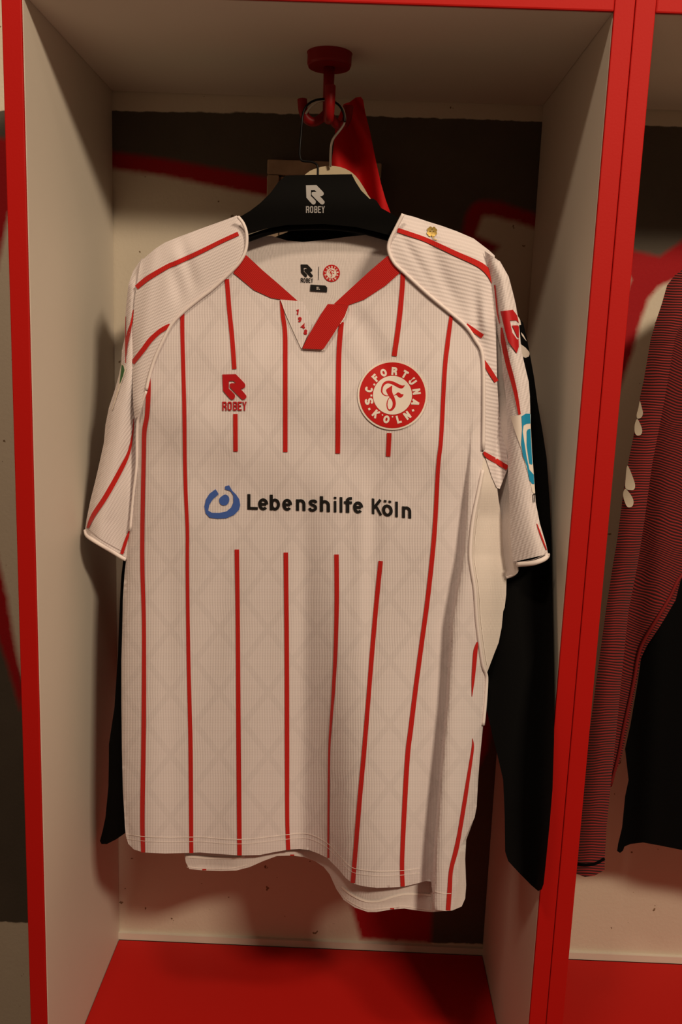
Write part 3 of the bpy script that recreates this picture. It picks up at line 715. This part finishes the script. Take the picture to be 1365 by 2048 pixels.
# ---- sleeves
topL = [(474, 431), (450, 440), (400, 458), (360, 473), (330, 485), (310, 498), (296, 510), (283, 521)]
def nearest_top(tab, u): return interp(tab, u)
TL = sorted([(u, v) for u, v in topL]); 
def pdist(line, u, v):
    best = 1e9
    for (a, b), (c, d) in zip(line, line[1:]):
        dx, dy = c - a, d - b; t = max(0, min(1, ((u - a) * dx + (v - b) * dy) / (dx * dx + dy * dy + 1e-9)))
        best = min(best, math.hypot(u - a - t * dx, v - b - t * dy))
    return best
def AL(u, v):       # front face of the left sleeve and shoulder
    dv = v - interp(TL, u); k = sstep(0, 45, pdist(SEAML, u, v))
    y = F(u, v) - .0012 + .020 * math.exp(-max(dv, 0) / 22.0)
    w_ = -.004 * g(u - 330 - (v - 600) * -.2, 28) + .0035 * g((u - 352) - (v - 560) * .25, 14) * sstep(500, 560, v) - .003 * g((u - 300) - (v - 560) * -.12, 14) + .003 * g((u - 385) - (v - 560) * .30, 13)
    return y + w_ * k
AL_poly = topL + [(280, 530), (273, 575), (269, 605), (266, 649), (264, 675), (264.6, 719), (265.5, 779), (267, 815), (270, 838), (278, 833), (293, 782)] + SEAML[::-1][1:]
def BLf(u, v):      # outer, rear-turned part of the left sleeve
    l = interp([(515, 283), (569, 257), (675, 250), (754, 237), (815, 218), (885, 208), (965, 190), (1044, 172), (1120, 172)], v)
    return Yb(u) + .020 + .0022 * max(0, min(14, 8 - (u - l))) * .6 - .012 * g(u - (l + 28), 22) + .012 * sstep(255, 280, u) - .004 * sstep(850, 1050, v) \
        + .0018 * math.sin((u * .8 + v * .45) / 15.0) * sstep(900, 1000, v)
BL_out = [(284, 516), (266, 543), (257, 569), (253, 605), (251, 631), (249.7, 675), (244, 701), (242.6, 728), (237, 754), (230, 779), (218, 815), (211, 850), (208, 885), (199, 926), (190, 965), (181, 1000), (173, 1040), (170, 1061), (174, 1070)]
BL_poly = BL_out + [(204, 1086), (244, 1110), (262, 1120), (285, 1110), (290, 950), (288, 840), (282, 800), (290, 600), (296, 524)]
def BLb(u, v): return BLf(u, v) + .034 - .012 * sstep(285, 200, u) 
SL = jersey
mb = MB(); sheet(mb, AL_poly, AL, 6)
for s in ([(477, 467, 8), (440, 484, 8), (400, 504, 8.5), (353, 525.5, 9), (336, 532.5, 9), (300, 553.6, 10), (287, 563, 10), (273, 575, 9)],
          [(340, 649, 5), (330, 656, 9), (318, 664, 9), (301, 680, 10), (286, 700, 10), (265, 726, 9)]):
    sheet(mb, band(s), AL, 5, .0013, 1, False)
slA = mb.build('left_sleeve', [mSlvL, mStripe], jersey)
mb = MB(); sheet(mb, BL_poly, BLf, 7, 0, 0, True, BLb, [BL_out])
for s in ([(267, 620, 2), (263, 645, 4), (257, 668, 7), (253, 690, 5), (251.5, 712, 2)], [(251.6, 633, 1), (251, 684, 1.8), (251.5, 726, 1.5)],
          [(268, 838, 1.2), (265.5, 868, 3), (258.5, 903, 5.5), (244, 935, 9), (213, 991, 10), (187, 1030, 9), (175, 1056, 5)], [(259, 1062, 3), (253, 1079, 6), (243.5, 1108, 6.5)]):
    sheet(mb, band(s), BLf, 4, .0016, 1, False)
mb.build('sleeve_underside', [mSlvL2, mStripe], slA)
mb = MB(); mb.tube([toward(P(u, v, BLf(u, v)), .0003) for u, v in smooth_line([(171, 1060), (176, 1073), (204, 1091), (226, 1104), (244, 1115), (252, 1119)], 4)], [.0026] * 21, 8)
mb.build('cuff', mPipe, slA)
stitch('shaded_cuff_stitching', [(173, 1056), (200, 1077), (225, 1092), (250, 1105)], BLf, slA, 1.0, .001, mat('seam_shadow_thread', (.45, .38, .38), .8, .1))  # thread colour is greyed to paint in the seam's shadow
mb = MB(); mb.tube([toward(P(u, v, min(AL(u, v), F(max(u, 296), v)) if v < 790 else F(u + 2, v)), .0012) for u, v in SEAML[1:]], .0019, 8)
mb.tube([toward(P(u, v, F(u + 2, v)), .0008) for u, v in smooth_line([(293, 782), (284, 808), (276.5, 835), (274, 870), (273.5, 930), (268.5, 975), (265, 1010), (260.5, 1061)], 4)], .0017, 8)
mb.build('raglan_piping', mPipe, slA)
# league badge on the outer left sleeve
mb = MB(); ink(mb, [[(243, 727), (249, 729), (252.5, 736), (252, 743), (246, 758), (240, 775), (233, 797), (226, 818), (223, 822), (229, 800), (236, 770)]], BLf, .0012, 0, .0004, 3)
bg = mb.build('sleeve_badge', mPatch, slA)
mb = MB(); ink(mb, [[(243.5, 729), (247, 732), (249, 740), (246, 752), (240.5, 766), (239, 768)]], BLf, .0017, 0, 0, 3); mb.build('badge_emblem', mGreen, bg)

topR = [(807, 428), (830, 434), (856, 443), (885, 452), (913, 462), (948, 477), (978, 500), (1001, 523), (1018, 553)]
TR = topR
def AR(u, v):
    dv = v - interp(TR, u); k = sstep(0, 40, pdist(SEAMR, u, v))
    y = F(u, v) - .0012 + .020 * math.exp(-max(dv, 0) / 22.0)
    w_ = -.007 * sstep(955, 968, u) * sstep(560, 660, v) * (1 - .85 * sstep(800, 910, v)) * (1 - .7 * sstep(970, 996, u)) + .003 * g(u - 950, 9) * sstep(520, 620, v) + .003 * g((u - 905) - (v - 600) * .4, 16) + .002 * g((u - 820) - (v - 500) * .6, 9)
    return y + w_ * k
AR_poly = topR[:7] + [(990, 511), (991, 540), (989.5, 570), (992, 605), (993, 648), (993.5, 700), (995, 763), (999, 824), (1006, 862), (1013, 896), (1016, 920), (1016, 937), (1010, 953), (1000, 978), (994, 975), (985, 955), (975, 925), (967, 902)] + SEAMR[::-1][1:]
mb = MB(); sheet(mb, AR_poly, AR, 6)
for s in ([(796, 460, 9), (826, 470, 9), (856, 481, 9), (913, 507.6, 10), (950, 524, 11), (968, 535, 12), (981, 549, 12), (988, 566, 8)],
          [(934, 648, 4), (945, 658, 8), (966, 673, 9)], [(968.5, 721, 5), (978, 738, 9), (994, 763, 9)], [(968.5, 904, 4), (975, 911, 9), (995, 923, 10), (1016, 936, 10)]):
    sheet(mb, band(s, None, 5), AR, 4, .0014, 1, False)
srA = mb.build('right_sleeve', [mSlvR, mStripe], jersey)
def side_top(u, v):
    t = sstep(1040, 960, v); return side_d(u, v) * (1 - t) + min(side_d(u, v), AR(u, v) + .0018) * t
mb = MB(); sheet(mb, [(955, 880), (975, 885), (990, 920), (998, 950)] + SIDE_OUT[3:] + SIDE_IN, side_top, 6)
mb.build('side_panel', mPlain, jersey)
# outer flap of the right sleeve
BR_left = [(970, 502), (974, 545), (976, 600), (982, 622), (992, 655), (1003, 700), (1006, 745), (1012, 790), (1015, 835), (1016, 900), (1017, 953), (1020, 1005), (1021, 1058), (1023, 1093), (1027, 1124)]
BR_right = [(1097, 1108), (1093, 1089), (1080.5, 1047), (1072, 1004), (1070, 970), (1065, 905), (1062, 849), (1060.5, 792), (1058, 763), (1052, 738), (1046, 712), (1043, 695), (1040, 660), (1036.6, 634), (1032, 608), (1027, 587), (1018, 553), (1001, 523)]
def BRf(u, v):
    l = interp([(p[1], p[0]) for p in BR_left], v); r = interp(sorted((p[1], p[0]) for p in BR_right), v)
    s = (u - l) / max(r - l, 1)
    y = Yb(u) + .010 - .014 * math.sin(math.pi * max(0, min(1, s * .8 + .08))) + .016 * max(0, s - .75) 
    return y - .004 * sstep(900, 1100, v) - .010 * sstep(1040, 1100, u) + .010 * sstep(720, 600, v) * sstep(1015, 985, u)
def BRb(u, v): return BRf(u, v) + .030
mb = MB(); sheet(mb, BR_left + BR_right, BRf, 6, 0, 0, True, BRb, [BR_right, BR_left[2:]])
for s in ([(990, 570, 3), (993, 600, 3), (995.5, 625, 3), (1000, 647, 2)], [(1003.5, 655, 3), (1007, 682, 9), (1016, 724.6, 9.5), (1025, 757, 9), (1033, 790, 7.5), (1040, 829, 5)], [(1074.5, 1047, 1.2), (1080, 1063, 3), (1087, 1082, 3), (1094, 1100, 2)]):
    sheet(mb, band(s), BRf, 4, .0015, 1, False)
mb.build('sleeve_outer_face', [mSlvR2, mStripe], srA)
IN_poly = [(975, 640), (1010, 640), (1010, 745), (1018, 790), (1022, 900), (1026, 1050), (1035, 1128), (1036.5, 1142), (1031, 1150), (1014, 1157), (1004, 1120), (996, 1000), (990, 940), (985, 850)]
mb = MB(); sheet(mb, IN_poly, lambda u, v: BRf(max(u, 1017), v) + .010 + .0003 * max(0, 1030 - u), 7)
mb.build('sleeve_lining', mInner, srA)
mb = MB(); mb.tube([toward(P(u, v, BRf(u, v)), .0003) for u, v in smooth_line([(1036, 1129), (1065, 1126.5), (1087, 1119), (1095, 1112), (1095.5, 1108)], 4)], .0030, 8)
mb.tube([toward(P(u, v, BRf(1030, v) + .016), .0003) for u, v in smooth_line([(1028, 1126), (1035, 1136), (1034, 1144), (1026, 1151), (1014, 1155)], 4)], .0016, 8)
mb.build('cuff', mPipe, srA)
stitch('shaded_cuff_stitching', [(1027, 1125), (1060, 1121), (1085, 1112), (1094, 1104)], BRf, srA, 1.0, .001, bpy.data.materials['seam_shadow_thread'])  # same greyed thread, seam shadow painted into the colour
mb = MB(); mb.tube([toward(P(u, v, min(AR(u, v), F(min(u, 960), v))), .0012) for u, v in SEAMR], .0020, 8); mb.build('raglan_piping', mPipe, srA)
# marks on the right sleeve
z7 = lambda x, y: (980 + x / 3.533, 580 + y / 3.533)
mb = MB(); ink(mb, [[z7(*p) for p in [(75, 150), (165, 140), (195, 180), (207, 232), (190, 215), (143, 215), (160, 300), (195, 350), (205, 345), (207, 400), (192, 446), (130, 362), (112, 300)]]], BRf, .0016, 0, .0011, 2.5)
ink(mb, [[z7(*p) for p in [(160, 250), (203, 250), (208, 262), (207, 340), (195, 330)]]], BRf, .0016, 0, .0011, 2.5)
mb.build('maker_mark', mRedInk, srA)
mb = MB(); ink(mb, [[z7(*p) for p in [(145, 892), (226, 882), (290, 878), (290, 950), (300, 1150), (318, 1380), (322, 1440), (303, 1430), (285, 1350), (255, 1240), (220, 1110), (180, 1000)]]], BRf, .0008, 0, 0, 3)
bp_ = mb.build('sleeve_print_ground', mPatch, srA)
mb = MB()
ink(mb, [[z7(*p) for p in [(225, 892), (255, 874), (287, 874), (289, 943), (262, 945), (240, 958), (234, 1000), (262, 1180), (282, 1270), (312, 1305), (316, 1372), (300, 1370), (282, 1345), (262, 1240), (235, 1170), (223, 1090), (230, 980)]]], BRf, .0013, 0, 0, 2.5)
ink(mb, [[z7(*p) for p in [(262, 1000), (270, 985), (289, 980), (293, 1060), (303, 1230), (296, 1235), (280, 1225), (262, 1100)]]], BRf, .0013, 0, 0, 2.5)
mb.build('ring_print', mCyan, bp_)
mb = MB(); ink(mb, [[z7(*p) for p in q] for q in ([(303, 1445), (307, 1445), (311, 1500), (307, 1505)], [(314, 1440), (318, 1440), (322, 1500), (318, 1500)], [(308, 1442), (322, 1436), (323, 1446), (308, 1450)])], BRf, .0010)
mb.build('print_lettering', mBlackInk, bp_)
# gold clover
mb = MB()
lv = []
for a_ in (40, 130, 222, 315):
    ca, sa = math.cos(R_(a_)), math.sin(R_(a_)); cx, cy = 864.5 + ca * 6.3, 463 - sa * 6.0
    for sg in (-1, 1):
        ox, oy = -sa * 2.3 * sg + ca * .9, -ca * 2.3 * sg - sa * .9
        lv.append([(cx + ox + 3.5 * math.cos(t), cy + oy + 3.5 * math.sin(t)) for t in [2 * math.pi * i / 14 for i in range(14)]])
    lv.append([(864.5, 463), (cx + ca * 2 - sa * 5.0, cy - sa * 2 - ca * 5.0), (cx + ca * 2.5, cy - sa * 2.5), (cx + ca * 2 + sa * 5.0, cy - sa * 2 + ca * 5.0)])
ink(mb, lv + ribbon([(864, 464, 1), (865, 472, 1.3), (869, 478, 1.5), (875, 479.5, 1.2)]), AR, .0016, 0, 0, 3)
mb.build('clover_emblem', mGold, srA)

# ------------------------------------------------------------------ black hanger carrying the jersey
hg = thing('coat_hanger', 'wide black plastic coat hanger with grey printed mark carrying the white jersey', 'hanger', tuple(P(640, 350, .118)))
def HD(u, v): return Yb(u) + .031 + 0.00003 * (u - 640)
h_out = [(572, 351), (606, 350), (704, 348.4), (712, 364), (723, 381), (740, 398), (746.5, 396.7), (754, 402), (763, 416), (783, 427), (830, 452), (880, 476), (935, 508), (965, 535), (945, 543), (880, 505), (830, 485), (785, 472), (755, 464), (712, 454), (649, 448), (574, 450), (530, 458), (491, 470), (440, 500), (380, 528), (322, 552), (305, 540), (340, 515), (400, 480), (440, 456), (473, 438), (500, 422), (521, 406), (542, 385), (557, 364)]
def HDc(u, v):
    return HD(u, v) - .004 * math.sin(math.pi * sstep(348, 470, v)) 
mb = MB(); sheet(mb, h_out, HDc, 8, 0, 0, True, lambda u, v: HD(u, v) + .018, [h_out + [h_out[0]]])
hb = mb.build('hanger_body', mBlackP, hg)
# recessed underside rim
rim = [(470, 480), (491, 479), (530, 466), (574, 456), (649, 453), (712, 459), (755, 469), (800, 482)]
mb = MB(); mb.tube([P(u, v, HD(u, v) + .010) for u, v in smooth_line(rim, 4)], .0040, 8); mb.build('lower_rim', mBlackP, hg)
mb = MB(); maker_mark(mb, lambda x, y: (612.3 + x * 37.5, 370 + y * 37.2), HDc, .0008); mb.build('maker_mark', mGreyInk, hb)
HX, HY = HK
def yw(v): return interp([(200, .135), (350, HD(636, 350) + .008)], v)
wire = [(636, 352), (636, 336), (633, 328), (622, 323.5), (606, 322), (601, 316), (600, 300), (603, 262), (606, 230), (612, 214), (623, 204), (637, 199), (652, 198), (666, 202), (680, 212), (688, 228), (690, 244)]
hk_pts = [P(u, v, yw(v)) for u, v in smooth_line(wire, 5)]
mb = MB(); mb.tube(hk_pts, .00135, 8); mb.build('wire_hook', mWire, hg)
reparent(hg)

# ------------------------------------------------------------------ wooden hanger behind, carrying the black jacket
def WDp(u, v): return Yb(u) + .088
wh = thing('coat_hanger', 'pale wooden coat hanger with silver wire hook half hidden behind the black hanger', 'hanger', tuple(P(662, 335, .155)))
w_out = smooth_line([(560, 420), (580, 385), (612, 348), (635, 336), (662, 331.5), (690, 337), (712, 352), (730, 378), (741, 396), (770, 425), (840, 460), (920, 500), (1000, 545), (985, 566), (900, 520), (800, 468), (700, 448), (600, 446), (520, 458), (460, 488), (400, 530), (330, 566), (320, 548), (400, 500), (500, 455)], 3, True)
mb = MB(); sheet(mb, w_out, WDp, 9, 0, 0, True, lambda u, v: WDp(u, v) + .012, [w_out + [w_out[0]]]); mb.build('hanger_body', mWood, wh)
sw = [(661.5, 334), (661.5, 312), (663, 290), (668, 276), (682, 258), (689, 246), (690, 232), (685, 216), (672, 204), (655, 200), (640, 202), (628, 208), (618, 218), (612, 228)]
mb = MB(); mb.tube([P(u, v, interp([(200, .140), (334, .165)], v)) for u, v in smooth_line(sw, 5)], .0015, 8); mb.build('wire_hook', mSilver, wh)
reparent(wh)

# ------------------------------------------------------------------ black jacket on the wooden hanger
jk = thing('jacket', 'black long sleeved jacket hanging behind the white jersey, sleeves showing on both sides', 'jacket', (0.33, 0.16, 0.4))
def JD(u, v): return Yb(u) + .062 + .036 * sstep(640, 560, v) + .003 * math.sin(u / 30.) 
body = [(560, 470), (600, 455), (650, 452), (700, 455), (760, 470), (830, 492), (900, 520), (960, 560), (985, 640), (985, 900), (975, 1100), (965, 1300), (955, 1450), (930, 1560), (700, 1600), (450, 1600), (290, 1570), (280, 1300), (295, 1000), (310, 800), (325, 640), (340, 585), (400, 550), (480, 505)]
mb = MB(); sheet(mb, body, JD, 14, 0, 0, True, lambda u, v: JD(u, v) + .016, [body + [body[0]]]); mb.build('jacket_body', mBlackC, jk)
def JL(u, v):
    return Yb(u) + .072 - .018 * math.sin(math.pi * sstep(195, 290, u))
lsl = [(330, 590), (318, 680), (300, 820), (285, 950), (262, 1060), (247, 1118), (243, 1150), (240, 1200), (236, 1310), (229, 1415), (218, 1488), (217, 1572), (211, 1635), (205, 1663), (200, 1682), (203, 1688), (214, 1688), (232, 1679), (248, 1668), (275, 1650), (290, 1500), (300, 1300), (330, 1000), (350, 800), (360, 620)]
mb = MB(); sheet(mb, lsl, JL, 9, 0, 0, True, lambda u, v: Yb(u) + .088, [lsl + [lsl[0]]]); mb.build('left_sleeve', mBlackC, jk)
rsl = [(985, 560), (1010, 585), (1028, 612), (1036, 634), (1047, 645), (1055, 679), (1062, 716), (1069, 755), (1076, 806), (1085, 857), (1094, 915), (1100, 1000), (1103, 1067), (1105, 1200), (1107, 1300), (1109, 1400), (1109, 1480), (1106, 1577), (1100, 1650), (1095, 1700), (1091, 1740), (1088, 1768), (1084, 1779), (1077, 1782), (1064, 1771), (1040, 1747), (1017, 1722), (1011, 1703), (1010, 1630), (1007, 1560), (996, 1512), (985, 1468), (975, 1423), (960, 1380), (975, 1200), (965, 1000), (960, 700)]
def JR(u, v):
    d = ray(u, v)
    yx = CAM.y + d.y * (.5945 - CAM.x) / d.x if d.x > 0.05 else 9
    lr = interp(sorted([(p[1], p[0]) for p in rsl[:24]]), v)
    y = interp([(560, .100), (800, .088), (1000, .080), (1200, .062), (1400, .040), (1600, .015), (1780, .0)], v) + .0002 * max(0, 1100 - u)
    y -= .012 * math.sin(math.pi * max(0, min(1, (u - 960) / max(lr - 960, 1))))
    return min(y, yx)
def JRb(u, v):
    d = ray(u, v); yx = CAM.y + d.y * (.5965 - CAM.x) / d.x if d.x > 0.05 else 9
    return min(JR(u, v) + .028, max(yx, JR(u, v) + .003))
mb = MB(); sheet(mb, rsl, JR, 9, 0, 0, True, JRb, [rsl + [rsl[0]]]); rs = mb.build('right_sleeve', mBlackC, jk)
mb = MB(); ink(mb, [[z7(*p) for p in [(190, 188), (202, 188), (216, 212), (222, 246), (205, 250), (195, 240)]]], JR, .0012)
ink(mb, [[z7(*p) for p in [(222, 298), (240, 318), (262, 362), (250, 350), (226, 318)]], [z7(*p) for p in [(205, 380), (222, 384), (255, 408), (280, 438), (283, 452), (276, 470), (255, 479), (238, 474), (215, 430)]]], JR, .0012)
mb.build('maker_mark', mPatch, rs)
reparent(jk)

# ------------------------------------------------------------------ red cloth on the rear prong
rcf = [(662, 340), (668, 290), (672, 250), (682, 222), (688, 208), (700, 204), (712, 195), (722, 193.5), (727, 200), (731, 225), (741, 265), (752, 320), (762, 365), (772, 400), (781, 424), (800, 520), (810, 700), (790, 800), (700, 810), (640, 780), (640, 600), (650, 440)]
def RD(u, v):
    k = sstep(195, 320, v)
    return .205 + .010 * math.sin((u - 680 - (v - 200) * .12) / (4.0 + 9 * k)) * (.4 + k) + .012 * k
rt = thing('towel', 'red cloth draped over the rear prong of the coat hook', 'cloth', tuple(P(715, 200, .2)))
mb = MB(); sheet(mb, rcf, RD, 6, 0, 0, True, lambda u, v: RD(u, v) + .012, [rcf + [rcf[0]]]); mb.build('hanging_cloth', mRedC, rt)
reparent(rt)

# ------------------------------------------------------------------ striped top in the right locker
st = thing('training_top', 'long sleeved red and black striped top with black lower body hanging in the right locker', 'sports top', tuple(P(1330, 600, .14)))
def SD(u, v):
    return .105 + .00012 * (1300 - u) * .6 - .016 * math.sin(math.pi * max(0, min(1, (u - interp([(540, 1330), (800, 1270), (1000, 1235), (1200, 1200), (1750, 1140)], v)) / interp([(540, 90), (900, 100), (1200, 62), (1750, 74)], v)))) + .004 * math.sin(v / 60.)
sl = [(1420, 560), (1390, 530), (1365, 540), (1350, 551), (1335, 571), (1325, 606), (1313, 642), (1302, 680), (1296, 716), (1288, 763), (1281, 794), (1276, 837), (1268, 872), (1260, 911), (1252, 954), (1246, 997), (1236, 1075), (1226, 1134), (1214, 1212), (1195, 1350), (1172, 1520), (1155, 1650), (1146, 1745), (1171, 1754), (1191, 1751), (1210, 1740), (1211, 1709), (1214, 1655), (1222, 1573), (1233, 1469), (1245, 1345), (1258, 1221), (1276, 1130), (1290, 1040), (1305, 930), (1330, 800), (1350, 680), (1380, 600)]
mb = MB(); sheet(mb, sl, SD, 8, 0, 0, True, lambda u, v: SD(u, v) + .03, [sl + [sl[0]]]); ss = mb.build('left_sleeve', mRB, st)
stitch('cuff_seam', [(1153, 1727), (1170, 1730), (1192, 1727), (1210, 1717)], SD, ss, 6, .001, mBlackC2)
def SB(u, v): return .185 - .014 * g(u - 1345 - (v - 800) * -.05, 40) - .0006 * max(0, u - 1365) * .15 + .006 * sstep(1320, 1260, u) + .004 * sstep(900, 1200, v)
bd = [(1380, 575), (1480, 500), (1560, 480), (1700, 520), (1720, 900), (1700, 1060), (1500, 1090), (1365, 1148), (1353, 1200), (1320, 1254), (1295, 1291), (1283, 1316), (1274, 1366), (1258, 1448), (1245, 1510), (1222, 1575), (1232, 1400), (1250, 1220), (1268, 1090), (1290, 940), (1320, 800), (1345, 680)]
mb = MB(); sheet(mb, bd, SB, 9, 0, 0, True, lambda u, v: SB(u, v) + .02, [bd + [bd[0]]]); mb.build('striped_yoke', mRB2, st)
mb = MB(); mb.tube([toward(P(u, v, SB(u, v)), .001) for u, v in smooth_line([(1500, 1085), (1420, 1115), (1365, 1150), (1340, 1196), (1310, 1246), (1288, 1283), (1277, 1314), (1268, 1366), (1250, 1448), (1238, 1510), (1222, 1572)], 4)], .0022, 8); mb.build('seam_piping', mat('dark_red_seam', (.16, .01, .01), .8, .2), st)
lbk = [(1365, 1150), (1500, 1090), (1700, 1060), (1720, 1500), (1700, 1740), (1500, 1725), (1365, 1700), (1320, 1691), (1287, 1685), (1262, 1688), (1250, 1693), (1247, 1701), (1241, 1706), (1235, 1702), (1237, 1688), (1245, 1655), (1251, 1593), (1258, 1560), (1251, 1498), (1262, 1448), (1276, 1366), (1283, 1316), (1295, 1291), (1320, 1254), (1353, 1200)]
def SK(u, v): return SB(u, v) + .003 + .004 * math.sin(u / 22. + v / 200.)
mb = MB(); sheet(mb, lbk, SK, 12, 0, 0, True, lambda u, v: SK(u, v) + .022, [lbk + [lbk[0]]]); mb.build('black_lower_body', mBlackC2, st)
z8 = lambda p: (1100 + p[0] / 2.558, 450 + p[1] / 2.558)
for q in ([(462, 900), (472, 935), (478, 962), (470, 984), (450, 990), (446, 970), (455, 935)], [(448, 992), (464, 1018), (474, 1050), (468, 1072), (448, 1077), (436, 1060), (436, 1022)],
          [(398, 1230), (420, 1275), (437, 1325), (433, 1352), (412, 1356), (388, 1345), (390, 1290)], [(386, 1350), (405, 1366), (424, 1395), (430, 1420), (422, 1440), (402, 1444), (388, 1425), (376, 1380)]):
    pts = [z8(p) for p in smooth_line(q, 3, True)]
    mb = MB(); ink(mb, [pts], SD, .0022, 0, .002); mb.build('applique', mDrop, ss)
reparent(st)
# hanger for that top, mostly outside the frame
h2 = thing('coat_hanger', 'dark plastic coat hanger inside the striped top in the right locker', 'hanger', (HK2[0], HK2[1], H - .07))
pts = [(HK2[0] - .0, HK2[1] - .028, H - .072 + .012), (HK2[0] + .015, HK2[1] - .028, H - .075), (HK2[0] + .018, HK2[1] - .026, H - .095), (HK2[0], HK2[1] - .02, H - .115), (HK2[0], HK2[1] - .01, H - .16)]
mb = MB(); mb.tube(smooth_line(pts, 5), .0014, 8); mb.build('wire_hook', mWire, h2)
mb = MB(); mb.tube(smooth_line([(HK2[0] - .17, .15, H - .27), (HK2[0] - .09, .15, H - .20), (HK2[0], .15, H - .165), (HK2[0] + .09, .15, H - .20), (HK2[0] + .17, .15, H - .27)], 5), .009, 10); mb.build('hanger_body', mBlackP, h2)
reparent(h2)
reparent(jersey)
